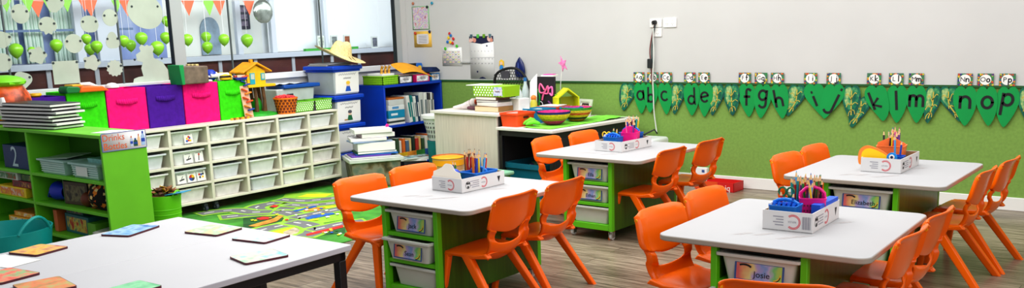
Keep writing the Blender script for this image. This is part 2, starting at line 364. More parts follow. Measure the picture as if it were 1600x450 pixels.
# paper cut-outs stuck on the inside of the glass
CUT = mat((190, 202, 186), .75, .04, 6); PIN = mat((60, 70, 72), .4)
cuts = [((-6, -14, 13, 8), 'oval', 'pale oval paper cutout at the top left corner of the glass'), ((18, 6, 47, 37), 'oval', 'pale round paper cutout stuck on the glass, second from the left on top'), ((70, -12, 102, 20), 'blob', 'pale paper cutout cut off by the top edge of the view'), ((61, 26, 90, 55), 'jelly', 'pale jellyfish-shaped paper cutout on the glass'), ((-8, 47, 20, 76), 'blob', 'pale paper cutout at the left edge below the top ovals'), ((102, 53, 131, 83), 'oval', 'pale paper cutout between two far posts, middle row'), ((127, 22, 155, 53), 'fish', 'pale pointed fish-like paper cutout on the glass'), ((161, 14, 185, 41), 'oval', 'pale round paper cutout over the white far panel, upper'), ((166, 50, 188, 78), 'bell', 'pale bell-shaped paper cutout over the white far panel, middle'), ((200, -14, 256, 50), 'head', 'largest pale paper cutout, big head shape high by the grey post'), ((44, 72, 75, 101), 'flower', 'pale flower-shaped paper cutout on the glass'), ((-10, 83, 20, 112), 'oval', 'pale paper cutout at the left edge above the orange toy'), ((130, 85, 159, 111), 'flower', 'pale cloud-shaped paper cutout low on the glass in the middle'), ((167, 93, 194, 120), 'spiky', 'pale spiky paper cutout low on the glass'), ((22, 110, 52, 140), 'blob', 'pale paper cutout just right of the orange toy'), ((84, 95, 125, 131), 'square', 'pale square paper sheet stuck low on the glass'), ((204, 69, 263, 131), 'bear', 'pale bear-shaped paper cutout low beside the grey post')]
for (u0, v0, u1, v1), kd, lb in cuts:
    a = aX(u0, v1, XW); c = aX(u1, v0, XW); mid = aX((u0+u1)/2, (v0+v1)/2, XW); hw = (aX(u1, (v0+v1)/2, XW).y-aX(u0, (v0+v1)/2, XW).y)/2; hh = (aX((u0+u1)/2, v0, XW).z-aX((u0+u1)/2, v1, XW).z)/2
    f = {'oval': lambda t: 1, 'blob': lambda t: .9+.1*math.sin(3*t+1), 'jelly': lambda t: (1 if math.sin(t) > -.3 else .88+.12*math.sin(9*t)), 'fish': lambda t: .9+.16*abs(math.cos(t))**6-.05*math.cos(4*t), 'bell': lambda t: .93+.1*math.cos(3*t+.5*PI), 'head': lambda t: .92+.08*math.cos(2*t+.6), 'flower': lambda t: .88+.12*math.cos(5*t), 'spiky': lambda t: .92+.08*math.cos(13*t), 'square': lambda t: min(1/max(abs(math.cos(t)), 1e-3), 1/max(abs(math.sin(t)), 1e-3)), 'bear': lambda t: 1}[kd]
    n = 48 if kd != 'square' else 8
    pts = [(hw*f(2*PI*i/n+(PI/4 if n == 8 else 0))*math.cos(2*PI*i/n+(PI/4 if n == 8 else 0)), hh*f(2*PI*i/n+(PI/4 if n == 8 else 0))*math.sin(2*PI*i/n+(PI/4 if n == 8 else 0))) for i in range(n)]
    if kd == 'bear':
        pts = [(-.95, -1), (1, -1), (1, -.35), (.75, .05), (.3, .3), (.28, .6), (.36, .75), (.28, .95), (.12, .9), (0, .98), (-.12, .9), (-.28, 1), (-.42, .85), (-.36, .65), (-.62, .5), (-.6, .2), (-.3, .1), (-.42, -.2), (-.35, -.6), (-.6, -.62), (-.85, -.7)]
        pts = [(x*hw, y*hh) for x, y in pts]
    b = B(); prism(b, pts, .002, MX(XW-.012, mid.y, mid.z))
    t = solo('paper_cutout', b, CUT, lb, 'paper cutout', group='paper cutouts on the window')
    for sx in (-.72, .72) if kd != 'square' else (-.9, .9):
        b = B(); prism(b, circ(sx*hw, (.25 if kd != 'square' else .85)*hh, .010, 10), .003, MX(XW-.010, mid.y, mid.z)); obj('tack', b, PIN, t)

# ------------------------------------------------------------------ chairs
ORANGE = mat((240, 104, 8), .24, .03, 3, spec=.32)
def sst(x, a, c): t = max(0, min(1, (x-a)/(c-a))); return t*t*(3-2*t)
def back_bm():
    b = B()
    S = [-1, -.985, -.93, -.72, -.62, -.57, -.25, 0, .25, .57, .62, .72, .93, .985, 1]
    Tt = [0, .09, .17, .24, .28, .31, .42, .450, .470, .495, .56, .75, .93, .985, 1.0]
    G = []
    for t in Tt:
        row = []
        for s in S:
            z0 = .292+.05*s*s; z = z0+(.664-z0)*t
            if t > .9: z -= .016*sst(abs(s), .86, 1)*(t-.9)/.1*1.3
            if .44 < t < .56: z -= .014*(1-sst(abs(s), .3, .7))*(1-abs(t-.48)/.08)
            wd = .166+.012*sst(t, .0, .4)+.024*sst(t, .465, .50)-.008*sst(t, .6, 1)
            x = -.178-.066*t-.016*t*t+.034*s*s*(.55+.45*t)
            if t < .12: x += .06*(1-t/.12)*(1-s*s*.5)
            x -= .030*sst(abs(s), .925, 1)+.022*sst(t, .95, 1)*(1-sst(abs(s), .9, 1))
            if .46 <= t <= .5: x += .008
            if .28 < t < .45: x += .014
            row.append(b.verts.new((x, s*wd, z)))
        G.append(row)
    for i in range(len(Tt)-1):
        for j in range(len(S)-1):
            sm = abs((S[j]+S[j+1])/2); tm = (Tt[i]+Tt[i+1])/2
            if .28 < tm < .46 and sm < (.60 if tm > .31 else .57): continue
            b.faces.new((G[i][j], G[i][j+1], G[i+1][j+1], G[i+1][j]))
    return b
def seat_bm():
    b = B(); S = [-1, -.94, -.7, -.35, 0, .35, .7, .94, 1]; U = [-.185, -.13, -.06, .01, .07, .105, .128, .137]; G = []
    for i, x in enumerate(U):
        row = []
        for s in S:
            wd = .180+.012*sst(x, -.15, .05)-.012*sst(x, .10, .14)
            z = .352-.012*(1-s*s)*sst(x, .11, -.03)+.012*sst(-x, .1, .19)-(.0, .0, .0, .0, .0, .005, .016, .032)[i]-.016*sst(abs(s), .9, 1)
            row.append(b.verts.new((x, s*wd, z)))
        G.append(row)
    for i in range(len(U)-1):
        for j in range(len(S)-1): b.faces.new((G[i][j], G[i+1][j], G[i+1][j+1], G[i][j+1]))
    return b
def leg_bm(top, foot, w0, w1, d0, d1):
    b = B(); top, foot = Vector(top), Vector(foot); R = []
    for k in range(5):
        t = k/4; c = top.lerp(foot, t); hw = (w0+(w1-w0)*t)/2; hd = (d0+(d1-d0)*t)/2; r = min(hw, hd)*.6
        R.append([(c.x+x, c.y+y, c.z) for x, y in rrect(-hw, hw, -hd, hd, r, 4)])
    rings(b, R); return b
def make_chair():
    t = thing('school_chair', '', 'chair')
    obj('backrest', back_bm(), ORANGE, t, solid=.011, sub=1)
    obj('seat', seat_bm(), ORANGE, t, solid=.014, sub=1)
    for s in (-1, 1):
        obj('leg', leg_bm((.098, s*.166, .342), (.142, s*.198, 0), .052, .036, .042, .032), ORANGE, t)
        obj('leg', leg_bm((-.03, s*.166, .342), (-.285, s*.208, 0), .066, .048, .042, .034), ORANGE, t)
        b = B(); prism(b, [(-.045, .318), (.0, .326), (.06, .326), (.085, .312), (.12, .318), (.121, .338), (.110, .349), (-.10, .347), (-.17, .362), (-.195, .335), (-.06, .32)], .042, MB((0, s*.166+.021, 0), (1, 0, 0), (0, 0, 1)))
        obj('side_rail', b, ORANGE, t, bevel=.008)
    for s in (-1, 1):
        b = B(); cyl(b, (-.242, s*.180, .628), (-.242, s*.1965, .628), .008, n=12); obj('plug', b, mat((240, 160, 20), .4), t, label='small yellow round plug')
    return t
chair0 = make_chair(); first_chair = [True]
def chair(x, y, ang, label, group=None):
    if first_chair[0]:
        first_chair[0] = False; chair0.location = (x, y, 0); chair0.rotation_euler = (0, 0, ang); chair0['label'] = label; chair0['group'] = group; return chair0
    return dup(chair0, (x, y, 0), ang, label, group)
CHG = 'orange school chairs'
TD = {'A': 'the front middle table', 'B': 'the back middle table', 'C': 'the front right table', 'D': 'the back right table'}
TP = {'A': (1.534, -3.912, -.0112), 'B': (1.4636, -1.9916, -.0315), 'C': (3.5087, -3.894, .014), 'D': (3.4117, -2.1485, -.016)}
# back-top centre of each chair as seen, plus its heading (seat direction); the seat origin lies .25 ahead of the back top
CH = [('A', 2.087, -4.125, PI+.02, 'right side of', 'nearer'), ('A', 2.075, -3.635, PI+.02, 'right side of', 'farther'),
      ('B', 2.00, -2.195, PI-.03, 'right side of', 'nearer'), ('B', 2.03, -1.64, PI-.06, 'right side of', 'farther'),
      ('C', 4.05, -4.04, PI-.05, 'right side of', 'nearer'), ('C', 4.05, -3.585, PI-.06, 'right side of', 'farther'),
      ('D', 4.00, -2.265, PI-.05, 'right side of', 'nearer'), ('D', 4.04, -1.79, PI-.08, 'right side of', 'farther'),
      ('A', .885, -4.12, -.10, 'left side of', 'nearer'), ('A', .867, -3.63, -.12, 'left side of', 'farther'),
      ('B', .79, -2.02, 0, 'left side of', 'nearer'), ('B', .84, -1.56, -.06, 'left side of', 'farther'),
      ('C', 2.92, -4.10, -.12, 'left side of', 'nearer'), ('C', 2.90, -3.575, -.10, 'left side of', 'farther'),
      ('D', 2.79, -2.155, -.12, 'left side of', 'nearer'), ('D', 2.81, -1.69, -.10, 'left side of', 'farther')]
for t, x, y, a, side, nf in CH:
    chair(x+.25*math.cos(a), y+.25*math.sin(a), a, '%s orange chair at the %s %s' % (nf, side, TD[t]), CHG)
chair(3.80, -4.80, 1.85, 'orange foreground chair before the front right table, only its back top showing', CHG)

# ------------------------------------------------------------------ pupils' tables with tray units
LIMEG = mat((98, 190, 22), .45, .03, 4); PANELG = mat((62, 104, 18), .3, .15, 5, stretch=(1, 6, .6)); TRAY = mat((204, 206, 200), .5, .02, 5); LIP = mat((206, 208, 203), .45)  # PANELG: dark olive, tabletop shade put into the side panels' colour
TW, TDp, TH, UW = .9116, .985, .603, .4175
def tray_bm(w, d, h, tx=.86, lip=.018, lh=.014):
    b = B(); lo = (w/2-lip)*tx
    def ring(hx, y0, y1, z, r): return [(x, y, z) for x, y in rrect(-hx, hx, y0, y1, r, 3)]
    f = .02
    rings(b, [ring(lo, f*1.6, d-f, 0, .02), ring(w/2-lip, f, d-f*.6, h-lh, .02), ring(w/2, 0, d, h-lh, .012), ring(w/2, 0, d, h, .012), ring(w/2-lip, f, d-f, h, .02), ring(lo-.004, f*1.7, d-f*1.2, .008, .02)], 0)
    return b
def name_label(b, s, w, h, M):
    "rainbow name card"
    poly(b, [(-w/2, -h/2), (w/2, -h/2), (w/2, h/2), (-w/2, h/2)], M @ T(0, 0, .0006), 0)
    poly(b, [(-w*.46, -h*.42), (w*.46, -h*.42), (w*.46, h*.42), (-w*.46, h*.42)], M @ T(0, 0, .0012), 1)
    ribbon(b, arc(-w*.30, h*.06, w*.17, h*.28, 120, 40, 8), h*.10, M, 2, z=.002)
    ribbon(b, arc(w*.28, -h*.02, w*.15, h*.32, 280, 360, 8), h*.09, M, 3, z=.002)
    ribbon(b, arc(w*.28, -h*.06, w*.15, h*.34, 275, 350, 8), h*.05, M, 2, z=.0022)
    if s: txt(b, s, h*.44, M @ T(w*.06, -h*.12, .003), 2, xs=1.05)
def rainbow():
    mt = bpy.data.materials.new('rainbow_card'); mt.use_nodes = True; nt = mt.node_tree; N = nt.nodes.new; L = nt.links.new; p = nt.nodes['Principled BSDF']; p.inputs['Roughness'].default_value = .5
    tc = N('ShaderNodeTexCoord'); sp = N('ShaderNodeSeparateXYZ'); L(tc.outputs['Object'], sp.inputs[0]); n = N('ShaderNodeTexNoise'); n.inputs['Scale'].default_value = 18; L(tc.outputs['Object'], n.inputs['Vector'])
    m1 = N('ShaderNodeMath'); m1.operation = 'MULTIPLY_ADD'; m1.inputs[1].default_value = 4.4; m1.inputs[2].default_value = .25; L(sp.outputs[0], m1.inputs[0])
    m2 = N('ShaderNodeMath'); m2.operation = 'MULTIPLY_ADD'; m2.inputs[1].default_value = .5; L(n.outputs['Fac'], m2.inputs[0]); L(m1.outputs[0], m2.inputs[2])
    r = N('ShaderNodeValToRGB'); cr = r.color_ramp
    st = [(.05, (226, 110, 110)), (.2, (236, 170, 120)), (.34, (236, 220, 150)), (.46, (190, 170, 220)), (.58, (140, 170, 226)), (.7, (206, 190, 226)), (.82, (130, 210, 130)), (.95, (190, 220, 110))]
    while len(cr.elements) < len(st): cr.elements.new(.5)
    for el, (q, c) in zip(cr.elements, st): el.position = q; el.color = lin([v*.92 for v in c])
    L(m2.outputs[0], r.inputs[0]); L(r.outputs[0], p.inputs['Base Color']); return mt
RAINBOW = rainbow()
LBM = [mat((64, 90, 150), .5), RAINBOW, INK, mat((226, 186, 60), .5)]
NM = {'A': ('Jack', 'Sean', ''), 'B': ('Ella', 'Ethan', ''), 'C': ('Josie', '', ''), 'D': ('Elizabeth', '', '')}
PUL = {'A': (.01, .035, .0), 'B': (.0, .0, .0), 'C': (.015, .05, .0), 'D': (.01, 0, 0)}
SHIFT = {'A': (0, -.012, .004), 'B': (.004, .0, .003), 'C': (0, -.02, 0), 'D': (0, 0, 0)}
CHROME = mat((200, 200, 205), .2, metal=.9)
def pupil_table(k):
    x, y, a = TP[k]
    t = thing('tray_table', 'white topped green tray table, %s' % {'A': 'front middle one nearest the road-map rug', 'B': 'back middle one nearest the teacher desk', 'C': 'front right one, nearest the right foreground', 'D': 'back right one nearest the alphabet wall'}[k], 'table', (x, y, 0), a, 'pupil tables with trays')
    b = B(); prism(b, rrect(-TW/2, TW/2, -TDp/2, TDp/2, .055, 8), .026, T(0, 0, TH-.026), 0, 1)
    o = obj('tabletop', b, [mat((174, 174, 176), .55, .01, 3, spec=.25), mat((165, 158, 148), .5)], t, bevel=.005)
    # faint printed strips on the top in front of the box
    for sx, sy in ((-.13, -.30), (-.05, -.27), (.06, -.29), (.11, -.23), (.17, .12)):
        b = B(); M = MT(sx, sy, TH+.0008, 1.0)
        ribbon(b, [(-.045, 0), (.045, 0)], .004, M); ribbon(b, [(-.05, .012), (.02, .012)], .002, M); ribbon(b, [(-.03, -.012), (.05, -.012)], .003, M)
        obj('printed_strip', b, mat((196, 188, 186), .6), t)
    d0, d1 = -TDp/2+.04, TDp/2-.03
    for s in (-1, 1):
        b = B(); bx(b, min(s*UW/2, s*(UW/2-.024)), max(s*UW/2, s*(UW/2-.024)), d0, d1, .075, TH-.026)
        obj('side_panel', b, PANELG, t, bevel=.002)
        for y0, y1 in ((d0-.006, d0+.030), (d1-.030, d1+.006)):
            b = B(); bx(b, min(s*(UW/2+.001), s*(UW/2-.028)), max(s*(UW/2+.001), s*(UW/2-.028)), y0, y1, .074, TH-.0255); obj('edge_post', b, LIMEG, t, bevel=.003)
    for z0, z1 in ((.075, .117), (.249, .271), (.401, .423)):
        b = B(); bx(b, -UW/2+.024, UW/2-.024, d0+.004, d1-.004, z0, z1); obj('shelf', b, LIMEG, t, bevel=.002)
    b = B(); bx(b, -UW/2+.024, UW/2-.024, -.01, .01, .117, TH-.028); obj('divider_panel', b, LIMEG, t)
    for i, z in enumerate((.424, .272, .118)):
        dr = obj('drawer', tray_bm(UW-.052, .42, .122 if i else .128), TRAY, t, (SHIFT[k][i], d0-.002-PUL[k][i], z), bevel=.002)
        if NM[k][i] or i == 0 or (k == 'D' and i == 1):
            b = B(); name_label(b, NM[k][i], .215, .082, MB((0, 0, 0), (1, 0, 0), (0, .12, 1)))
            obj('name_label', b, LBM, dr, (.005, .0185, .056), label='rainbow coloured name card')
    for sx in (-1, 1):
        for sy, yy in ((-1, d0+.05), (1, d1-.05)):
            cs = B(); X = sx*(UW/2-.04)
            cyl(cs, (X, yy, .076), (X, yy, .055), .013, n=12); bx(cs, X-.016, X-.012, yy-.014, yy+.022, .02, .06); bx(cs, X+.012, X+.016, yy-.014, yy+.022, .02, .06)
            c = obj('castor', cs, CHROME, t)
            b = B(); lathe(b, [(.018, -.011), (.026, -.009), (.026, .009), (.018, .011)], 20); lathe(b, [(.008, -.0125), (.008, .0125)], 10, mi=1)
            wl = obj('wheel', b, [mat((210, 210, 214), .35), mat((90, 90, 96), .4)], c, (X, yy+.008, .027)); wl.rotation_euler = (0, PI/2, 0)
for k in 'ABCD': pupil_table(k)

# ------------------------------------------------------------------ white foreground tables with black frames
EX, EY, EA, EW = 2.0023, -5.2208, .0178, 1.2917
STEEL = mat((28, 28, 32), .4)
for i in range(2):
    x1 = -i*EW/2; wd = EW/2-.002
    t = thing('work_table', ('white foreground table with black steel legs, right one of the joined pair', 'white foreground table with black steel legs, left one of the joined pair')[i], 'table', (EX+x1*math.cos(EA), EY+x1*math.sin(EA), 0), EA, 'joined white tables')
    b = B(); prism(b, rrect(-wd, 0, -1.5, 0, .006, 3), .026, T(0, 0, TH-.026), 0, 1); obj('tabletop', b, [mat((203, 203, 206), .5, .01, 3, spec=.3), mat((190, 188, 196), .5)], t, bevel=.003)
    b = B()
    for z in (.535,):
        bx(b, -wd+.02, -.02, -.055, -.02, z, TH-.026); bx(b, -wd+.02, -.02, -1.48, -1.445, z, TH-.026); bx(b, -wd+.02, -wd+.055, -1.48, -.02, z, TH-.026); bx(b, -.055, -.02, -1.48, -.02, z, TH-.026)
    obj('frame', b, STEEL, t, bevel=.003)
    for lx in (-wd+.02, -.06):
        for ly in (-.06, -1.48): b = B(); bx(b, lx, lx+.04, ly, ly+.04, 0, .535); obj('leg', b, STEEL, t, bevel=.003)

# ------------------------------------------------------------------ cream tray cabinets under the window
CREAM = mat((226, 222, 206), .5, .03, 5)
CLEARS = [mat((226, 230, 230), .35, .06, 7), mat((218, 226, 220), .35, .14, 9), mat((228, 226, 224), .35, .10, 9), mat((218, 224, 230), .35, .08, 7)]
CXF, CP, CZT, CZB = -2.011, .3782, .7779, .0973; RP = (CZT-CZB)/4
def picture_card(b, M, kind, s=.05):
    poly(b, [(-s, -s*1.05), (s, -s*1.05), (s, s*1.05), (-s, s*1.05)], M @ T(0, 0, .001), 0)
    ribbon(b, [(-s*.94, -s), (s*.94, -s), (s*.94, s), (-s*.94, s)], s*.06, M, 1, closed=True, z=.0015)
    ribbon(b, [(-s*.6, s*.75), (s*.5, s*.75)], s*.16, M, 1, z=.0016)
    if kind == 0:
        for q, (px, py) in enumerate(((-.3, -.1), (.25, 0), (0, -.45), (.35, -.5), (-.4, -.55), (.05, .2))): prism(b, circ(px*s, py*s, s*.22, 10), .0006+.0001*q, M @ T(0, 0, .001), 2+q % 3)
    elif kind == 1:
        ribbon(b, [(-s*.4, -s*.4), (s*.5, -s*.2)], s*.25, M, 1, z=.0016); ribbon(b, [(-s*.1, -s*.3), (s*.3, s*.35)], s*.12, M, 1, z=.0017)
    elif kind == 2:
        for q in range(4): poly(b, [(0, -s*.15)]+[(s*.6*math.cos(q*PI/2+j*PI/12), -s*.15+s*.6*math.sin(q*PI/2+j*PI/12)) for j in range(7)], M @ T(0, 0, .0018), (2, 4, 3, 1)[q])
    elif kind == 3:
        ribbon(b, [(-s*.1, -s*.7), (s*.05, s*.4)], s*.2, M, 1, z=.0016); prism(b, circ(s*.05, s*.4, s*.2, 10), .0005, M @ T(0, 0, .0015), 4)
    else:
        for q, (px, py) in enumerate(((-.3, -.3), (.3, -.25), (0, .2), (-.4, .25), (.4, .3))): prism(b, circ(px*s, py*s, s*.24, 6), .0006+.0001*q, M @ T(0, 0, .001), 1+q % 4)
PCM = [PAPER, mat((70, 70, 76), .6), mat((236, 190, 40), .6), mat((40, 80, 170), .6), mat((200, 60, 40), .6)]
def cabinet(y1, n, label, cards):
    t = thing('tray_cabinet', label, 'cabinet', (CXF, y1, 0), 0, 'cream tray cabinets'); D = .56; L = n*CP
    b = B(); bx(b, -D, 0, -L, 0, CZT-.018, CZT); obj('top_panel', b, CREAM, t, bevel=.002)
    b = B(); bx(b, -D, 0, -L, 0, CZB, CZB+.02); obj('base_panel', b, CREAM, t, bevel=.002)
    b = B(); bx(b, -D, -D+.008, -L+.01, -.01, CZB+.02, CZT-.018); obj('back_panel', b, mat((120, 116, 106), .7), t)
    for k in range(n+1):
        yy = -k*CP; w2 = .014; a, c = max(-L, yy-w2), min(0, yy+w2)
        b = B(); bx(b, -D+.008, -.002, a, c, CZB+.02, CZT-.018); obj('divider', b, CREAM, t, bevel=.002)
    for k in range(n):
        for r in range(4):
            z0 = CZB+r*RP
            if r: b = B(); bx(b, -D+.01, -.001, -(k+1)*CP+.014, -k*CP-.014, z0-.008, z0+.012); obj('shelf', b, CREAM, t, bevel=.002)
            zz = z0+(.013 if r else .021)
            dr = obj('drawer', tray_bm(CP-.06, .45, RP-.048, .82, .014, .014), CLEARS[(k*3+r*5+n+int(7*y1)) % 4], t, (-.02+.014*((k*7+r*3) % 3), -(k+.5)*CP-.008, zz), PI/2, bevel=.002)
            for q, (ck, off) in enumerate(cards.get((k, r), [])):
                b = B(); picture_card(b, MB((0, 0, 0), (1, 0, 0), (0, .12, 1)), ck, .046); obj('picture_card', b, PCM, dr, (off, .0195, .055), label='small white picture card')
    for k in range(n):
        for q in (-1, 1):
            if (k+q) % 2: continue
    for yy in (-.06, -L+.05):
        for xx in (-.07, -D+.08):
            b = B(); cyl(b, (xx, yy, CZB), (xx, yy, .06), .012); bx(b, xx-.02, xx+.02, yy-.018, yy+.018, .045, .075); c = obj('castor', b, mat((70, 74, 84), .4), t)
            b = B(); lathe(b, [(.02, -.014), (.032, -.012), (.032, .012), (.02, .014)], 18); lathe(b, [(.01, -.016), (.01, .016)], 10, mi=1); wl = obj('wheel', b, [mat((62, 70, 84), .4), mat((140, 144, 150), .4)], c, (xx+.005, yy, .032)); wl.rotation_euler = (PI/2, 0, 0)
cabinet(-1.6647, 4, 'cream tray cabinet with sixteen translucent trays, right one toward the blue tubs', {})
cabinet(-1.6647-4*CP, 4, 'cream tray cabinet behind the green shelf, some trays with picture cards', {(0, 3): [(0, .02)], (0, 2): [(1, .0), (3, .105)], (0, 1): [(1, -.085), (2, .015), (4, .11)]})

# ------------------------------------------------------------------ green open shelf
SX0, SX1, SY0, SY1, SZ = -2.35, -.44, -5.0, -4.70, .95
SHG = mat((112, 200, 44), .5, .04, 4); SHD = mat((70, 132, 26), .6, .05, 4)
t = thing('open_shelf', 'lime green open shelf unit on the left with a drinks bottles sign', 'shelf', (SX1, SY0, 0))
b = B(); bx(b, SX0-SX1, .0, 0, .30, SZ-.022, SZ); obj('top_panel', b, SHG, t, bevel=.003)
b = B(); bx(b, -.022, 0, .0, .30, 0, SZ-.022); obj('side_panel', b, SHG, t, bevel=.003)
b = B(); bx(b, SX0-SX1, SX0-SX1+.022, 0, .3, 0, SZ-.022); obj('side_panel', b, SHG, t, bevel=.003)
b = B(); bx(b, -.995, -.970, .003, .29, .06, SZ-.022); obj('divider', b, SHG, t, bevel=.002)
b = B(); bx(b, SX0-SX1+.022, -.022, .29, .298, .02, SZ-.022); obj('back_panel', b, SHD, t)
for z in (.655, .452, .250, .06):
    for x0, x1 in ((SX0-SX1+.022, -.995), (-.970, -.022)):
        b = B(); bx(b, x0, x1, .004, .29, z-.02, z); obj('shelf', b, SHG, t, bevel=.002)
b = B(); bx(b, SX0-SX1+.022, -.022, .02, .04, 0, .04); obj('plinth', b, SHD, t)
# the sign hangs over the panel's front top corner
a0, a1 = aX(162, 211, SX1+.004), aX(224, 200, SX1+.004)
t = thing('drinks_sign', 'white laminated sign reading Drinks Bottles on the green shelf end', 'sign', (SX1+.004, -4.85, .903))
b = B(); poly(b, rrect(-.15, .15, -.058, .058, .006, 3), MX(0, 0, 0), 0); ribbon(b, rrect(-.148, .148, -.056, .056, .006, 3), .004, MX(.0006, 0, 0), 1, closed=True)
o = obj('board', b, [CARD, mat((90, 100, 170), .5)], t, solid=.002)
b = B(); txt(b, 'Drinks', .058, MX(.002, -.145, .026), 0, 'LEFT', .95); txt(b, 'Bottles', .058, MX(.002, -.14, -.028), 0, 'LEFT', .95)
obj('lettering', b, mat((226, 100, 40), .5), t)
b = B()
for q, (yy, h, wd, c) in enumerate(((.048, .066, .018, 0), (.074, .05, .026, 1), (.098, .075, .016, 2), (.127, .09, .026, 3))):
    M = MX(.0022, yy, -.042); poly(b, [(-wd/2, 0), (wd/2, 0), (wd/2, h*.65), (wd*.2, h*.82), (-wd*.2, h*.82), (-wd/2, h*.65)], M, c)
    poly(b, [(-wd*.22, h*.82), (wd*.22, h*.82), (wd*.22, h), (-wd*.22, h)], M, (4, 5, 4, 6)[q]); poly(b, [(-wd/2, h*.25), (wd/2, h*.25), (wd/2, h*.5), (-wd/2, h*.5)], M @ T(0, 0, .0004), (6, 5, 2, 6)[q])
obj('bottle_picture', b, [mat((190, 205, 225), .5), mat((40, 90, 70), .5), mat((240, 200, 150), .5), mat((170, 200, 235), .5), mat((210, 120, 90), .5), mat((30, 80, 160), .5), mat((40, 80, 180), .5)], t)

# ------------------------------------------------------------------ blue bookshelf in the corner
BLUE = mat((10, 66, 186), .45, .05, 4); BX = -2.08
t = thing('bookshelf', 'bright blue open bookshelf standing in the room corner', 'bookshelf', (BX, -.94, 0))
b = B(); bx(b, -.46, .0, 0, .93, .935, .962); obj('top_panel', b, BLUE, t, bevel=.003)
for yy in (0, .908): b = B(); bx(b, -.46, 0, yy, yy+.022, 0, .935); obj('side_panel', b, BLUE, t, bevel=.003)
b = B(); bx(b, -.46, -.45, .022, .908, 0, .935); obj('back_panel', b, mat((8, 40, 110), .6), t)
for z in (.525, .09): b = B(); bx(b, -.45, -.004, .022, .908, z-.025, z); obj('shelf', b, BLUE, t, bevel=.002)

# ------------------------------------------------------------------ teacher's desk and the lower table
LAM = mat((208, 201, 190), .5, .07, 3, stretch=(40, 40, 1.2)); LAMT = mat((222, 218, 210), .45)
t = thing('teacher_desk', 'pale wood-grain teacher desk with a full front panel', 'desk', (-.66, -1.3, 0), -.1)
b = B(); bx(b, -.46, .46, -.02, .62, .73, .755); obj('desktop', b, LAMT, t, bevel=.003)
b = B(); bx(b, -.425, .425, .0, .02, .02, .73); obj('front_panel', b, LAM, t, bevel=.002)
for s in (-1, 1): b = B(); bx(b, s*.425-.012, s*.425+.012, .02, .6, 0, .73); obj('side_panel', b, mat((58, 56, 58), .5), t, bevel=.002)
t = thing('side_table', 'low pale table on a black frame beside the teacher desk', 'table', (.19, -.785, 0), -.085)
b = B(); bx(b, -.335, .335, -.655, .655, .615, .64, 0); obj('tabletop', b, LAMT, t, bevel=.003)
b = B()
for z0, z1 in ((.565, .615),):
    bx(b, -.315, .315, -.635, -.60, z0, z1); bx(b, -.315, .315, .60, .635, z0, z1); bx(b, -.315, -.285, -.635, .635, z0, z1); bx(b, .285, .315, -.635, .635, z0, z1)
obj('frame', b, STEEL, t, bevel=.002)
for sx in (-.315, .28):
    for sy in (-.635, .60): b = B(); bx(b, sx, sx+.035, sy, sy+.035, 0, .565); obj('leg', b, STEEL, t, bevel=.002)
b = B(); bx(b, .305, .312, -.6, .6, .06, .565); obj('side_screen', b, mat((34, 34, 38), .6), t)
b = B(); bx(b, -.28, .30, .61, .62, .1, .565); obj('back_screen', b, mat((176, 170, 198), .6), t)

# ------------------------------------------------------------------ road-map rug
def fl(u, v): p = aZ(u, v, 0); return (p.x, p.y)
RUGM = [mat((72, 150, 52), .9, .22, 5), mat((120, 122, 124), .9, .05, 10), mat((226, 224, 40), .9, .08, 10), mat((212, 44, 40), .9, .1, 20), mat((44, 104, 190), .9, .15, 20), mat((236, 236, 230), .9), mat((150, 205, 60), .9, .1, 10), mat((190, 176, 150), .9, .2, 20), mat((40, 96, 46), .9, .2, 8), mat((220, 150, 60), .9, .25, 12)]
b = B(); RX0, RX1, RY0, RY1 = -2.15, -.05, -4.35, -1.35
bx(b, RX0, RX1, RY0, RY1, .001, .006, 0)
def inrug(p): return RX0+.02 < p[0] < RX1-.02 and RY0+.02 < p[1] < RY1-.02
zl = [.0065]
def patch(px, mi):
    zl[0] += .00012; P = [fl(380+x/5, 300+y/5) for x, y in px]
    P = [(min(max(x, RX0+.02), RX1-.02), min(max(y, RY0+.02), RY1-.02), zl[0]) for x, y in P]
    try: b.faces.new([b.verts.new(p) for p in P]).material_index = mi
    except ValueError: pass
def smooth(P, n=6, closed=False):
    o = []; k = len(P)
    for i in range(k if closed else k-1):
        p0 = P[(i-1) % k] if closed or i else P[i]; p1 = P[i]; p2 = P[(i+1) % k]; p3 = P[(i+2) % k] if closed or i+2 < k else p2
        for j in range(n):
            t = j/n; o.append(tuple(.5*((2*p1[q])+(-p0[q]+p2[q])*t+(2*p0[q]-5*p1[q]+4*p2[q]-p3[q])*t*t+(-p0[q]+3*p1[q]-3*p2[q]+p3[q])*t**3) for q in (0, 1)))
    if not closed: o.append(P[-1])
    return o
def road(px, w=.17, closed=False, dash=True):
    P = [fl(380+x/5, 300+y/5) for x, y in px]; P = [p for p in smooth(P, 8, closed) if inrug(p)]
    if len(P) < 3: return
    zl[0] += .0001; ribbon(b, P, w*1.5, None, 6, closed, zl[0]); zl[0] += .0001; ribbon(b, P, w, None, 1, closed, zl[0]); zl[0] += .0001
    if dash:
        L = [0]
        for i in range(1, len(P)): L.append(L[-1]+math.dist(P[i], P[i-1]))
        s = 0
        while s < L[-1]-.08:
            seg = [P[i] for i in range(len(P)) if s <= L[i] <= s+.09]
            if len(seg) > 1: ribbon(b, seg, .018, None, 5, False, zl[0]+.0002)
            s += .16
patch([(330, 165), (420, 100), (560, 95), (745, 105), (720, 135), (560, 170)], 2); patch([(440, 240), (480, 205), (760, 165), (780, 220), (560, 260)], 6)
patch([(0, 215), (250, 185), (400, 195), (395, 225), (160, 285), (0, 320)], 2); patch([(0, 205), (260, 190), (330, 200), (300, 240), (0, 330)], 8)
patch([(100, 330), (330, 265), (510, 280), (500, 320), (420, 345)], 2); patch([(310, 320), (400, 285), (490, 280), (500, 310), (450, 345), (330, 345)], 7)
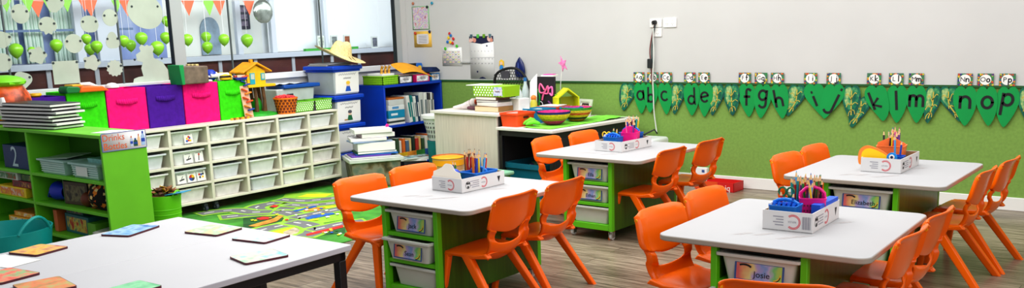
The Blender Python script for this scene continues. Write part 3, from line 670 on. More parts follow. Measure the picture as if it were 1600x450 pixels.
patch([(300, 60), (330, 20), (560, 5), (720, 15), (720, 40), (480, 65)], 6); patch([(420, 45), (500, 20), (700, 18), (640, 45)], 2)
patch([(0, 145), (90, 120), (75, 160), (0, 175)], 2); patch([(540, 290), (790, 250), (800, 330), (560, 350)], 8)
patch([(160, 135), (240, 95), (330, 100), (260, 150)], 8)
road([(240, 92), (130, 115), (98, 138), (170, 160), (290, 155), (385, 105), (430, 72), (310, 66)], .16)
road([(-120, 200), (60, 182), (300, 165), (400, 180), (440, 205), (420, 235), (350, 258), (180, 295), (0, 345)], .17)
road([(430, 205), (520, 185), (640, 160), (745, 140), (900, 110)], .16)
road([(400, 245), (500, 262), (560, 290), (545, 325), (500, 345)], .16)
road([(570, 300), (660, 280), (780, 255), (900, 240)], .16)
road([(310, 66), (450, 76), (560, 70), (735, 52), (860, 40)], .15)
road([(385, 108), (480, 112), (600, 105), (740, 90), (860, 80)], .14)
road([(-300, 175), (-200, 160), (-60, 150), (60, 165), (180, 162)], .15)
patch([(480, 213), (540, 190), (700, 170), (720, 180), (600, 205), (510, 222)], 4); patch([(385, 155), (430, 145), (560, 115), (580, 125), (480, 145), (410, 163)], 4)
patch([(490, 340), (540, 325), (780, 266), (785, 285), (620, 325), (500, 352)], 3); patch([(115, 215), (150, 202), (205, 205), (200, 222), (130, 228)], 3); patch([(205, 125), (240, 108), (280, 115), (255, 130)], 3)
patch([(40, 275), (240, 215), (280, 190), (320, 195), (260, 240), (100, 282)], 9); patch([(470, 160), (560, 130), (650, 130), (590, 155)], 9); patch([(500, 230), (590, 215), (590, 228), (520, 236)], 2)
for q in range(26):
    u, v = random.choice([(random.uniform(600, 760), random.uniform(295, 345)), (random.uniform(40, 330), random.uniform(170, 250)), (random.uniform(600, 740), random.uniform(180, 215)), (random.uniform(430, 640), random.uniform(125, 160))])
    patch([(u, v), (u+22, v-4), (u+30, v+4), (u+8, v+9)], random.choice([3, 5, 5, 4, 2, 8, 9]))
solo('road_map_rug', b, RUGM, 'bright children\'s road-map rug with grey streets and green blocks on the floor', 'rug')

# ------------------------------------------------------------------ fabric bins on the cabinets
FAB = {'purple': (78, 30, 148), 'green': (64, 212, 24), 'pink': (236, 26, 126)}
CT = CZT
by = [-4.62, -4.298, -3.974, -3.613, -3.265, -2.904, -2.60]
for i, cn in enumerate(('purple', 'green', 'pink', 'purple', 'pink', 'green')):
    y0, y1 = by[i], by[i+1]; w = y1-y0-.008; h = .352 if i else .33; mt = mat(FAB[cn], .85, .08, 25, spec=.2)
    t = thing('fabric_bin', '%s open fabric storage bin on the cream cabinet, %s' % (cn, ('leftmost, behind the stacked folders', 'under the green and orange toy', 'third bin from the left', 'between two pink bins', 'under the grey toy castle', 'beside the yellow toy treehouse')[i]), 'storage bin', (-2.2, (y0+y1)/2, CT), 0, 'fabric bins on the cabinet')
    b = B(); d = .33; e = .008
    rings(b, [[(x, y, 0) for x, y in ((-d, -w/2), (0, -w/2), (0, w/2), (-d, w/2))], [(x, y, h) for x, y in ((-d, -w/2), (0, -w/2), (0, w/2), (-d, w/2))], [(x, y, h) for x, y in ((-d+e, -w/2+e), (-e, -w/2+e), (-e, w/2-e), (-d+e, w/2-e))], [(x, y, .02) for x, y in ((-d+e, -w/2+e), (-e, -w/2+e), (-e, w/2-e), (-d+e, w/2-e))]])
    obj('body', b, mt, t, bevel=.006)
    b = B(); n = 10; zc = h*.70
    for j in range(n):
        a0, a1 = PI*j/n, PI*(j+1)/n
        for q0, q1 in ((0, .45), (.45, 1)):
            pass
    ya, yb = -w*.27, w*.27
    P = []
    for j in range(n+1):
        s = j/n; sag = math.sin(PI*s); P.append((ya+(yb-ya)*s, sag))
    for j in range(n):
        (a, sa), (c, sc) = P[j], P[j+1]
        poly(b, [(.002+.020*sa, a, zc-.016-.006*sa), (.002+.020*sc, c, zc-.016-.006*sc), (.001+.004*sc, c, zc+.02), (.001+.004*sa, a, zc+.02)])
    obj('handle_flap', b, mt, t, solid=.004, label='fabric pull handle')
BT = CT+.352
def on_bins(u, v, x=-2.36): return aX(u, v, x)
# toys on the bins
t = thing('toy_xylophone', 'green and orange plastic toy lying across the green bin', 'toy', (-2.36, -4.12, BT-.004), .05)
b = B(); prism(b, [(-.20, 0), (-.10, 0), (-.07, .02), (-.10, .048), (-.19, .055), (-.205, .03)], .12, MB((.08, 0, 0), (0, 1, 0), (0, 0, 1))); obj('head', b, mat((20, 120, 60), .45), t, bevel=.008)
b = B(); prism(b, [(-.10, 0), (.16, 0), (.10, .04), (-.08, .05)], .14, MB((.07, 0, 0), (0, 1, 0), (0, 0, 1))); obj('body', b, mat((236, 110, 30), .45), t, bevel=.01)
b = B(); bx(b, -.06, .06, -.07, .03, .044, .058); obj('key_plate', b, mat((245, 190, 50), .45), t, bevel=.004)
b = B(); tube(b, [(.05, .0, .06), (.05, .08, .055), (.05, .18, .012)], [.012, .018, .014], 10); obj('white_tail', b, WHITE, t)
t = thing('yellow_cup', 'small yellow plastic cup on the leftmost purple bin', 'cup', (-2.33, -4.47, CT+.33)); b = B(); lathe(b, [(.03, 0), (.045, .012), (.045, .02), (.04, .03), (.03, .03), (.03, .008)], 18); obj('body', b, mat((240, 190, 30), .4), t)
b = B(); lathe(b, [(.04, 0), (.055, .01), (.05, .03), (.03, .045), (.005, .05)], 18); solo('bowl', b, WHITE, 'small white upturned bowl on the pink bin', 'bowl', (-2.36, -3.82, BT-.002))
t = thing('toy_castle', 'grey toy castle piece with a green side lying on the bins', 'toy', (-2.38, -3.15, BT-.002))
b = B(); prism(b, [(-.14, 0), (.12, 0), (.12, .15), (-.14, .16)], .16, MB((.08, 0, 0), (0, 1, 0), (0, 0, 1))); obj('tower', b, mat((122, 106, 92), .6, .15, 20), t, bevel=.01)
b = B(); prism(b, [(.04*math.cos(a*PI/8), .04*math.sin(a*PI/8)) for a in range(9)]+[(-.04, -.03), (.04, -.03)], .004, MX(.0805, -.05, .075)); obj('window', b, mat((50, 34, 20), .6), t)
b = B(); prism(b, [(-.17, 0), (-.14, 0), (-.14, .17), (-.185, .17)], .18, MB((.09, 0, 0), (0, 1, 0), (0, 0, 1))); obj('green_wall', b, mat((20, 150, 80), .5), t, bevel=.004)
b = B()
for q in range(3): bx(b, .02-.06*q, .06-.06*q, .12, .15, .02+.05*0, .165)
bx(b, -.12, .08, .118, .135, 0, .13); obj('battlement', b, mat((206, 190, 130), .6), t, bevel=.004)
b = B()
for q, (yy, zz) in enumerate(((.07, .11), (.05, .12), (.09, .08))): prism(b, circ(yy, zz, .011, 10), .004, MX(.0805, 0, 0), q)
obj('shield', b, [mat((230, 170, 60), .5), mat((90, 130, 200), .5), mat((80, 80, 160), .5)], t)
for nm, lb, yy, xx, mk in (('toy_ball', 'blue ball with white spots on the right pink bin', -2.86, -2.36, 0), ('toy_bat', 'white plastic stick lying on the right bins', -2.80, -2.32, 1), ('toy_brick', 'yellow rounded toy brick on the right green bin', -2.72, -2.42, 2), ('toy_bee', 'black and yellow striped toy on the right bins', -2.79, -2.24, 3), ('toy_hat', 'yellow and white small toy at the corner of the right pink bin', -3.02, -2.24, 4), ('toy_boat', 'small dark blue toy on the right green bin', -2.66, -2.25, 5)):
    b = B(); ms = [mat((20, 60, 180), .35), WHITE]
    if mk == 0:
        ell(b, (0, 0, .055), .055)
        for a in range(7): ell(b, (.05*math.cos(a*.9), .05*math.sin(a*.9), .055+.02*math.sin(a*2.)), .012, 1, 8, 6)
    elif mk == 1: ms = [WHITE]; tube(b, [(0, -.09, .05), (0, .1, .05)], [.02, .022], 10); bx(b, -.02, .02, -.02, .02, 0, .04)
    elif mk == 2: ms = [mat((240, 200, 40), .4)]; prism(b, [(-.07, 0), (.07, 0), (.07, .05), (.03, .07), (-.07, .075)], .06, MB((.03, 0, 0), (0, 1, 0), (0, 0, 1)))
    elif mk == 3:
        ms = [mat((30, 26, 20), .5), mat((240, 196, 40), .5)]
        lathe(b, [(.005, 0), (.03, .01), (.036, .03), (.032, .05), (.004, .062)], 14, mi=[0, 1, 0, 1, 0], sy=1.7)
    elif mk == 4: ms = [mat((240, 200, 60), .5), WHITE]; lathe(b, [(.04, 0), (.04, .008), (.02, .03), (.005, .032)], 14); ell(b, (0, .06, .012), (.025, .03, .012), 1)
    else: ms = [mat((24, 50, 140), .4), mat((210, 60, 40), .5)]; prism(b, [(-.05, 0), (.05, 0), (.07, .025), (-.07, .025)], .05, MB((.025, 0, 0), (0, 1, 0), (0, 0, 1))); bx(b, -.015, .015, -.03, .02, .025, .04, 1)
    solo(nm, b, ms, lb, 'toy', (xx, yy, BT-.002), bevel=.003, group='small toys on the bins')
# small wooden numbers train lying along the cabinet front
b = B()
for q in range(7): lathe(b, [(.012, 0), (.012, .02)], 10, (0, q*.03, 0), q % 2)
for q in range(6): bx(b, -.004, .004, q*.03, q*.03+.03, .004, .012, 0)
solo('bead_string', b, [mat((236, 176, 60), .5), mat((150, 84, 40), .5)], 'string of yellow and brown beads lying before the green bin', 'beads', (-2.10, -2.86, CT))

# treehouse
YEL = mat((250, 196, 20), .5, .08, 12); t = thing('toy_treehouse', 'yellow toy treehouse with a climbing wall on the cabinet', 'toy', (-2.28, -2.47, CT), 0)
b = B()
lathe(b, [(.15, 0), (.14, .02), (.08, .035), (.01, .04)], 18, (0, .06, 0), sy=1.2); ell(b, (-.05, .07, .09), (.05, .05, .08)); obj('green_base', b, mat((40, 160, 40), .6, .15, 14), t)
for q, (xx, yy) in enumerate(((.02, .015), (.03, .10), (-.09, .05), (-.09, .14))): b = B(); tube(b, [(xx, yy, .02), (xx+.004, yy, .14), (xx-.004, yy-.006, .275)], [.022, .016, .018], 9); obj('trunk_post', b, mat((104, 70, 40), .7, .2, 20), t)
b = B(); bx(b, -.13, .07, -.10, .22, .27, .295); obj('deck', b, mat((240, 196, 20), .5), t, bevel=.004)
b = B(); bx(b, -.115, .05, -.09, .12, .295, .42); prism(b, [(-.09, .42), (.12, .42), (.015, .475)], .165, MB((-.115, 0, 0), (0, 1, 0), (0, 0, 1))); obj('house_body', b, YEL, t, bevel=.003)
b = B()
for s in (-1, 1):
    P = [(.015, .487), (.015+s*.165, .405), (.015+s*.165, .42), (.015, .507)]
    if s > 0: P = P[::-1]
    prism(b, P[::-1], .22, MB((-.14, 0, 0), (0, 1, 0), (0, 0, 1)))
bx(b, -.03, .0, 0.0, .03, .50, .53); obj('roof', b, mat((236, 164, 16), .55, .12, 14), t, bevel=.004)
for yy, w, z0, z1 in ((-.06, .055, .30, .405), (.065, .045, .335, .40)):
    b = B(); bx(b, .05, .056, yy, yy+w, z0, z1); f = obj('window_frame', b, mat((40, 170, 190), .5), t)
    b = B(); bx(b, .056, .058, yy+.008, yy+w-.008, max(z0, .34)+.006, z1-.008); obj('pane', b, mat((190, 200, 190), .4), f)
b = B(); prism(b, [(-.05, 0), (.045, 0), (.03, .40), (-.055, .40)], .012, MB((.115, -.15, 0), (0.0, 1, 0), (-.16, 0, 1))); obj('climbing_wall', b, mat((230, 190, 160), .6), t, bevel=.003)
for q in range(10):
    zz = .03+q*.038; xx = .126-.16*zz; yy = -.150+(.016 if q % 2 else -.014); s = 1 if q % 2 else -1
    b = B(); prism(b, [(-.034, -.004*s), (.034, .012*s-.004), (.03, .016*s+.004), (-.03, .012-.004*s)], .03, MB((xx, yy, zz), (0, 1, 0), (0, 0, 1))); obj('foothold', b, mat(((226, 84, 30), (240, 140, 40), (30, 70, 160))[(q*2 % 3 + (q % 4 == 0)) % 3], .5), t, bevel=.003)
# orange woven basket of red shapes
def holed_basket(b, r0, r1, h, n, rows, mi=0, mi2=1):
    lathe(b, [(r0, 0), (r1, h), (r1+.004, h), (r1+.004, h-.012), (r1-.004, h-.012), (r0-.004, .006)], n, mi=mi)
    for k in range(rows):
        zz = h*(.16+.68*k/(rows-1)); rr = r0+(r1-r0)*zz/h+.0012
        for j in range(n):
            a = 2*PI*(j+.5*(k % 2))/n; M = MB((rr*math.cos(a), rr*math.sin(a), zz), (-math.sin(a), math.cos(a), 0), (0, 0, 1)); poly(b, circ(0, 0, h*.085, 8), M, mi2)
t = thing('orange_basket', 'round orange holed basket full of red shapes on the cabinet', 'basket', (-2.16, -2.19, CT)); b = B(); holed_basket(b, .085, .115, .155, 18, 5); obj('body', b, [mat((240, 130, 24), .5), mat((110, 46, 12), .7)], t, ang=60)
for q in range(14):
    a, r = q*2.4, .08*math.sqrt(q/14); b = B(); tube(b, arc(0, 0, .026, .016, 0, 330, 8) and [(x, y, 0) for x, y in arc(0, 0, .026, .018, 0, 330, 8)], .007, 6)
    o = solo('red_ring', b, mat((226, 70, 76), .5), 'red plastic ring piled in the orange basket', 'ring', (-2.16+r*math.cos(a), -2.19+r*math.sin(a), CT+.155+.012*(1-q/14)), a, 'red rings in the orange basket'); o.rotation_euler = (.5*math.sin(a), .4*math.cos(a), a)
# green and white lattice trays
LAT = mat((110, 190, 40), .55); LATW = mat((236, 240, 226), .6)
for i, (yy, w) in enumerate(((-2.0, .26), (-1.75, .22))):
    t = thing('lattice_basket', ('green and white diamond lattice basket beside the orange one', 'green and white diamond lattice basket at the cabinet end')[i], 'basket', (-2.12, yy, CT)); h = .105; b = B(); d = .15
    for x0, x1, y0, y1 in ((-.006, 0, -w/2, w/2), (-d, -d+.006, -w/2, w/2), (-d, 0, -w/2, -w/2+.006), (-d, 0, w/2-.006, w/2)): bx(b, x0, x1, y0, y1, 0, h)
    bx(b, -d, 0, -w/2, w/2, 0, .005); n = int(w/.026)
    for r in range(5):
        for j in range(n):
            yj = -w/2+w*(j+.5+(.5 if r % 2 else 0))/n
            if yj > w/2-.01: continue
            poly(b, [(-.009, 0), (0, -.008), (.009, 0), (0, .008)], MX(.0008, yj, .018+r*.018), 1)
    for r in range(5):
        for j in range(6): poly(b, [(-.009, 0), (0, -.008), (.009, 0), (0, .008)], MF(-d+d*(j+.5)/6, -w/2-.0008, .018+r*.018), 1)
    obj('body', b, [LAT, LATW], t)
    b = B(); bx(b, -d-.004, .004, -w/2-.004, -w/2+.006, h-.008, h+.004); bx(b, -d-.004, .004, w/2-.006, w/2+.004, h-.008, h+.004); bx(b, -.006, .004, -w/2, w/2, h-.008, h+.004); bx(b, -d-.004, -d+.006, -w/2, w/2, h-.008, h+.004); obj('rim', b, LAT, t, bevel=.002)
b = B(); prism(b, [(-.018, 0), (.018, 0), (.012, .05), (.004, .085), (-.006, .05)], .006, MX(-.115, -1.878, CT+.0)); solo('black_tag', b, mat((50, 46, 46), .6), 'dark grey cloth tag hanging between the lattice baskets', 'tag', (-1.998, 0, 0))
# clear tub with blue lid behind the baskets
CLR = mat((196, 206, 204), .3, .05, 8); t = thing('storage_tub', 'clear plastic tub with blue lid behind the lattice baskets', 'tub', (-2.43, -1.93, CT))
b = B(); bx(b, -.13, .12, -.24, .24, 0, .225, 0, None, (.9, .9)); obj('body', b, CLR, t, bevel=.012); b = B(); bx(b, .121, .126, -.12, -.04, .15, .175); obj('hand_hole', b, mat((40, 44, 48), .5), t, bevel=.006)
b = B(); bx(b, -.15, .14, -.16, .30, .225, .262); obj('lid', b, mat((20, 84, 170), .4), t, bevel=.008)
b = B(); n = 9; G = [[b.verts.new((-.12+.24*i/n, -.22+.40*j/n, .264+.014*abs(math.sin(i*2.1+j*1.3))+.008*math.sin(j*2.))) for j in range(n+1)] for i in range(n+1)]
for i in range(n):
    for j in range(n): b.faces.new((G[i][j], G[i+1][j], G[i+1][j+1], G[i][j+1]))
solo('plastic_sleeve', b, mat((226, 232, 234), .2, .05, 20), 'crinkled clear plastic sleeve lying on the blue-lidded clear tub', 'plastic bag', (-2.43, -1.95, CT), sub=1)

# ------------------------------------------------------------------ stack of blue-lidded tubs with labels, hat
KID = [PAPER, mat((90, 90, 100), .6), mat((240, 200, 60), .6), mat((30, 90, 190), .6), mat((240, 206, 180), .6), mat((30, 110, 70), .6), mat((190, 150, 100), .6)]
for i in range(4):
    z = i*.30; t = thing('lidded_tub', 'grey tub with blue lid, %s of the stack beside the bookshelf' % ('bottom one', 'third from the top', 'second from the top', 'topmost one')[i], 'tub', (-2.33, -1.39, z), .03, 'stacked blue-lidded tubs')
    b = B(); bx(b, -.22, .18, -.185, .175, 0, .262, 0, None, (.94, .95)); obj('body', b, mat((170, 178, 182), .4, .05, 6), t, bevel=.012)
    b = B(); bx(b, -.245, .205, -.215, .205, .255, .298); bx(b, -.23, .19, -.2, .19, .235, .256); obj('lid', b, mat((10, 70, 190), .35), t, bevel=.01)
    b = B(); M = MB((.176, .0, .135), (0, 1, 0), (.05, 0, 1)); poly(b, [(-.165, -.115), (.165, -.115), (.165, .112), (-.165, .112)], M, 0)
    M = M @ T(0, 0, .001)
    for r, (s, yy) in enumerate(((1, .075), (.45, .035))):
        ribbon(b, [(-.12*s+.24*s*j/26, yy+.010*math.sin(j*1.9+i)*(1 if j % 5 else .2)) for j in range(27)], .004, M, 1)
    if i >= 2:
        prism(b, circ(.01, -.025, .024, 14), .001, M, 4); prism(b, circ(.01, -.012, .028, 12, .018), .0015, M, 2 if i == 3 else 1)
        poly(b, [(-.03, -.10), (.05, -.10), (.032, -.045), (-.012, -.045)], M @ T(0, 0, .0008), 3 if i == 3 else 5)
        if i == 2: poly(b, [(-.07, -.10), (-.02, -.10), (-.02, -.085), (-.07, -.085)], M @ T(0, 0, .0012), 6)
    obj('label_sheet', b, KID, t, label='white printed label sheet')
b = B()
for q in range(3): bx(b, -.16, .14, -.20+.01*q, .10-.02*q, q*.017, q*.017+.015, q % 2)
for q in range(3):
    pass
b.free()
for q in range(2):
    b = B(); bx(b, -.14, .14, -.18, .14, 0, .014, 0); bx(b, -.135, .141, -.181, .141, .003, .011, 1); solo('dark_book', b, [mat((40, 38, 40), .5), mat((200, 200, 196), .7)], 'thin dark book under the straw hat, %s' % ('lower one', 'upper one')[q], 'book', (-2.36+.01*q, -1.42+.01*q, 1.199+q*.0145), .1*q)
t = thing('straw_hat', 'pale straw cowboy hat resting on the topmost blue-lidded tub', 'hat', (-2.30, -1.33, 1.285), .0); t.rotation_euler = (-.13, .30, 0)
b = B(); prof = [(.30, .0), (.24, -.006), (.16, -.002), (.13, .01), (.118, .06), (.10, .115), (.075, .14), (.04, .142), (.005, .130)]
n = 36; V = []
for k, (r, z) in enumerate(prof):
    row = []
    for j in range(n):
        a = 2*PI*j/n; zz = z+(.060*abs(math.cos(a))**2.0*((r-.13)/.17)**1.5 if r > .13 else 0)*(-.0+1.1*(1 if math.cos(a) < 0 else -.25)) + (.0 if r > .12 else 0)
        if r > .14: zz += .02*math.sin(a)**2*((r-.14)/.16)*0
        if r <= .10: zz -= .02*abs(math.cos(a))*(.1-r)/.1*0
        if .03 < r < .11: zz += .014*math.cos(2*a)
        row.append(b.verts.new((r*math.sin(a)*(.78 if r < .14 else .84), r*math.cos(a)*1.0, zz+.012)))
    V.append(row)
for k in range(len(V)-1):
    for j in range(n): b.faces.new((V[k][j], V[k][(j+1) % n], V[k+1][(j+1) % n], V[k+1][j]))
b.faces.new(V[-1])
obj('hat_body', b, mat((238, 220, 160), .8, .12, 60), t, solid=.005, sub=1)
b = B(); tube(b, [(.124*math.sin(2*PI*j/30)*.79, .124*math.cos(2*PI*j/30), .036) for j in range(30)], .006, 6, closed=True); tube(b, [(.10, .02, .034), (.15, .03, .012), (.165, .06, .006), (.14, .09, .01), (.10, .07, .03)], .0035, 6); obj('hat_band', b, mat((120, 96, 60), .7), t)

# ------------------------------------------------------------------ on and in the blue bookshelf
BZ = .962
def grid_basket(b, x0, x1, y0, y1, h, mi=0, mi2=1, rows=4, st=.022):
    e = .005
    for a in ((x0, x0+e, y0, y1), (x1-e, x1, y0, y1), (x0, x1, y0, y0+e), (x0, x1, y1-e, y1)): bx(b, *a, 0, h, mi)
    bx(b, x0, x1, y0, y1, 0, e, mi)
    for a in ((x0-.005, x1+.005, y0-.005, y0+e), (x0-.005, x1+.005, y1-e, y1+.005), (x0-.005, x0+e, y0, y1), (x1-e, x1+.005, y0, y1)): bx(b, *a, h-.012, h, mi)
    for r in range(rows):
        z = h*(.14+.66*r/max(1, rows-1))
        k = int((y1-y0)/st)
        for j in range(k): yy = y0+(y1-y0)*(j+.5)/k; poly(b, [(-.006, -.006), (.006, -.006), (.006, .006), (-.006, .006)], MX(x1+.0006, yy, z), mi2)
        k = int((x1-x0)/st)
        for j in range(k): xx = x0+(x1-x0)*(j+.5)/k; poly(b, [(-.006, -.006), (.006, -.006), (.006, .006), (-.006, .006)], MF(xx, y0-.0006, z), mi2)
t = thing('green_basket', 'lime green mesh basket on top of the blue bookshelf', 'basket', (-2.10, -.82, BZ)); b = B(); grid_basket(b, -.30, 0, -.11, .13, .10); obj('body', b, [mat((150, 214, 40), .5), mat((70, 110, 20), .7)], t)
b = B(); bx(b, -.26, -.03, -.08, .1, .02, .115); solo('paper_stack', b, PAPER, 'white paper stack inside the lime mesh basket', 'paper', (-2.10, -.82, BZ+.006), bevel=.002)
for q in range(3):
    t = thing('toy_giraffe', 'small orange giraffe figure standing in the lime basket, %s' % ('left one', 'middle one', 'right one')[q], 'toy', (-2.16, -.88+.055*q, BZ+.121), group='giraffe figures')
    b = B(); tube(b, [(0, 0, .0), (0, .002, .04), (0, .004, .06)], [.017, .014, .012], 9); tube(b, [(0, .004, .055), (.01, .004, .072), (.026, .004, .068)], [.013, .014, .008], 9); obj('body', b, mat((226, 150, 50), .5, .45, 60), t)
    b = B()
    for s in (-1, 1): cyl(b, (.002, .004+.007*s, .08), (.0, .004+.012*s, .094), .003)
    obj('horns', b, mat((140, 80, 40), .6), t)
LBF = [mat((230, 224, 230), .6, .3, 25), INK]
for q, (y0, y1, c, nm) in enumerate(((-.69, -.46, (36, 44, 44), 'dark green'), (-.425, -.185, (214, 24, 110), 'magenta'), (-.155, .0, (30, 140, 214), 'light blue'))):
    if q == 2: y1 = -.005
    t = thing('file_tray', '%s shallow tray of papers on top of the blue bookshelf' % nm, 'tray', (-2.10, (y0+y1)/2-.01*(q == 2), BZ), 0, 'paper trays on the bookshelf'); w = (y1-y0)/2-.004; h = .085; mt = mat(c, .5)
    b = B(); bx(b, -.30, 0, -w, w, 0, .006); bx(b, -.30, 0, -w, -w+.006, 0, h); bx(b, -.30, 0, w-.006, w, 0, h); bx(b, -.006, 0, -w, w, 0, h); bx(b, -.30, -.294, -w, w, 0, h); obj('body', b, mt, t, bevel=.002)
    b = B(); M = MX(.001, 0, h*.5); poly(b, rrect(-w*.82, w*.82, -h*.38, h*.38, .004, 2), M, 0); ribbon(b, [(-w*.4+w*.8*j/12, .006*math.sin(j*2.)) for j in range(13)], .005, M @ T(0, 0, .001), 1); obj('name_label', b, LBF, t, label='patterned name label')
    for k in range(3):
        b = B(); bx(b, -.26, -.02-.01*k, -w+.012, w-.012, 0, .022, 0); solo('paper_bundle', b, [mat(((236, 236, 232), (200, 190, 200), (226, 220, 214))[k], .7, .1, 40)], 'bundle of loose papers in the %s tray, %s' % (nm, ('lowest', 'middle', 'top one')[k]), 'papers', (-2.10, (y0+y1)/2, BZ+.012+k*.026), .02*(k-1), 'paper bundles in the trays')
b = B(); n = 8; E = [(-.27, .0), (-.27, .20), (.30, .23), (.30, .0)]
G = [[b.verts.new((.01-.20*(1-j/4)*1.0, -.30+.56*i/n, .105+.03*math.sin(i*.55)-.026*j-.006*i)) for j in range(5)] for i in range(n+1)]
for i in range(n):
    for j in range(4): b.faces.new((G[i][j], G[i+1][j], G[i+1][j+1], G[i][j+1]))
solo('envelope', b, mat((240, 170, 40), .6, .06, 15), 'big yellow padded envelope lying across the paper trays', 'envelope', (-2.10, -.33, BZ+.105), solid=.012, sub=1)
b = B(); prism(b, [(-.08, 0), (.08, 0), (.085, .02), (.03, .055), (-.05, .06)], .16, MB((-.10, 0, 0), (0, 1, 0), (0, 0, 1))); solo('folded_cloth', b, mat((18, 40, 84), .9, .2, 20), 'folded navy cloth lying on the light blue tray', 'cloth', (-2.12, -.13, BZ+.10), bevel=.012)
t = thing('tape_dispenser', 'black and blue tape dispenser standing behind the navy cloth', 'tape dispenser', (-2.38, -.18, BZ))
b = B(); bx(b, -.03, .03, -.12, .12, 0, .10); prism(b, rrect(-.13, .09, .10, .20, .02, 4), .05, MX(-.025, 0, 0)); obj('base', b, mat((30, 32, 36), .4), t, bevel=.006)
b = B(); prism(b, rrect(.05, .15, .09, .20, .02, 4), .06, MX(-.028, 0, 0)); obj('blue_frame', b, mat((30, 110, 200), .4), t, bevel=.005); b = B(); prism(b, rrect(.075, .125, .115, .17, .012, 4), .004, MX(.033, 0, 0)); obj('yellow_face', b, mat((236, 196, 50), .5), t)
b = B(); ell(b, (0, 0, .06), (.055, .06, .06)); n = 9
for q in range(40): a, e = q*2.4, -1+2*q/40; ell(b, (.052*math.cos(a)*math.sqrt(1-e*e), .057*math.sin(a)*math.sqrt(1-e*e), .06+.056*e), .016, 0, 6, 4)
solo('green_pompom', b, mat((150, 206, 70), .6, .15, 30), 'round pale green crinkled ball at the end of the bookshelf', 'ball', (-2.30, -.07, BZ+.001))
# inside: flat stack, then binders
z = .526
for q, (h, c, lb) in enumerate(((.022, (226, 226, 222), 'white folder lying lowest in the bookshelf stack'), (.02, (60, 70, 70), 'dark folder lying near the bottom of the bookshelf stack'), (.028, (230, 230, 228), 'white pad below the blue box in the bookshelf'), (.085, (20, 140, 180), 'bright blue box file in the bookshelf stack'), (.055, (222, 226, 226), 'white ream with blue print in the bookshelf stack'), (.06, (206, 210, 208), 'pale ream on top of the bookshelf stack'), (.018, (190, 110, 50), 'thin orange-brown book topmost in the bookshelf'))):
    t = thing('stacked_file', lb, 'file', (-2.10, -.75, z), .02*(q % 3-1)); b = B(); bx(b, -.28, 0, -.13+.004*q, .13, 0, h); obj('block', b, mat(c, .5, .04, 10), t, bevel=.003)
    if q in (3, 4): b = B(); poly(b, [(-.10, -.012), (.0, -.012), (.0, .012), (-.10, .012)], MX(.001, 0.02 if q == 3 else .04, h/2)); obj('printed_label', b, mat((220, 232, 240) if q == 3 else (90, 150, 200), .5), t)
    z += h+.0008
y = -.585
for q, (w, h, c, lean, lb) in enumerate(((.05, .30, (228, 228, 222), -.16, 'wide white ring binder leaning first in the bookshelf row'), (.03, .30, (20, 130, 130), -.13, 'teal and white binder in the bookshelf row'), (.035, .285, (226, 230, 226), -.11, 'white binder with dark corner in the bookshelf row'), (.028, .29, (30, 60, 90), -.07, 'dark blue binder in the bookshelf row'), (.06, .32, (212, 214, 210), -.03, 'broad pale grey binder in the bookshelf row'), (.045, .315, (232, 232, 228), 0, 'tall white binder in the right half of the row'), (.022, .31, (40, 34, 60), 0, 'thin dark purple book in the bookshelf row'), (.03, .305, (70, 64, 66), 0, 'dark grey binder near the right end of the row'), (.028, .31, (220, 220, 216), 0, 'white thin binder at the right end of the row'), (.022, .30, (90, 84, 92), 0, 'grey thin folder last in the bookshelf row'))):
    t = thing('binder', lb, 'binder', (-2.105, y+max(0, -lean)*.30, .5255)); b = B(); bx(b, -.24, 0, 0, w, 0, h); o = obj('cover', b, mat(c, .5, .04, 10), t, bevel=.003)
    b = B(); bx(b, .0005, .0025, w*.25, w*.75, h*.2, h*.75); l = obj('spine_label', b, mat((30, 130, 130) if q == 0 else ((236, 236, 230) if sum(c) < 400 else (120, 130, 136)), .5), t)
    t.rotation_euler = (-lean, 0, 0) if False else (abs(lean), 0, 0); y += w+.004+(.014 if lean else 0)
for q in range(14):
    c = ((190, 60, 50), (226, 190, 120), (60, 90, 60), (230, 226, 214), (226, 120, 50), (90, 120, 150), (236, 210, 150), (40, 60, 50))[q % 8]
    t = thing('picture_book', ('red-spined', 'tan', 'olive', 'cream', 'orange', 'slate blue', 'straw yellow', 'dark green', 'second red-spined', 'second tan', 'second olive', 'second cream', 'second orange', 'second slate blue')[q]+' upright picture book on the lowest bookshelf level', 'book', (-2.12, -.86+q*.052, .0905), 0, 'picture books on the lowest level')
    b = B(); hh = .24+.05*((q*7) % 5)/5; w_ = .026+.008*(q % 3); bx(b, -.2, 0, 0, w_, 0, hh); obj('cover', b, mat(c, .6, .06, 20), t, bevel=.002); b = B(); bx(b, -.196, -.004, .003, w_-.003, hh-.002, hh+.001); obj('pages', b, PAPER, t)
b = B()
for q, c in enumerate(range(6)): bx(b, -.012, 0, -.42+q*.14, -.28+q*.14-.001, 0, .12, q)
solo('patchwork_strip', b, [mat(c, .7, .2, 14) for c in ((50, 60, 40), (226, 180, 30), (236, 150, 50), (50, 130, 60), (30, 80, 150), (110, 40, 80))], 'colourful patchwork strip along the lowest bookshelf level', 'book rail', (-2.085, -.48, .0905))

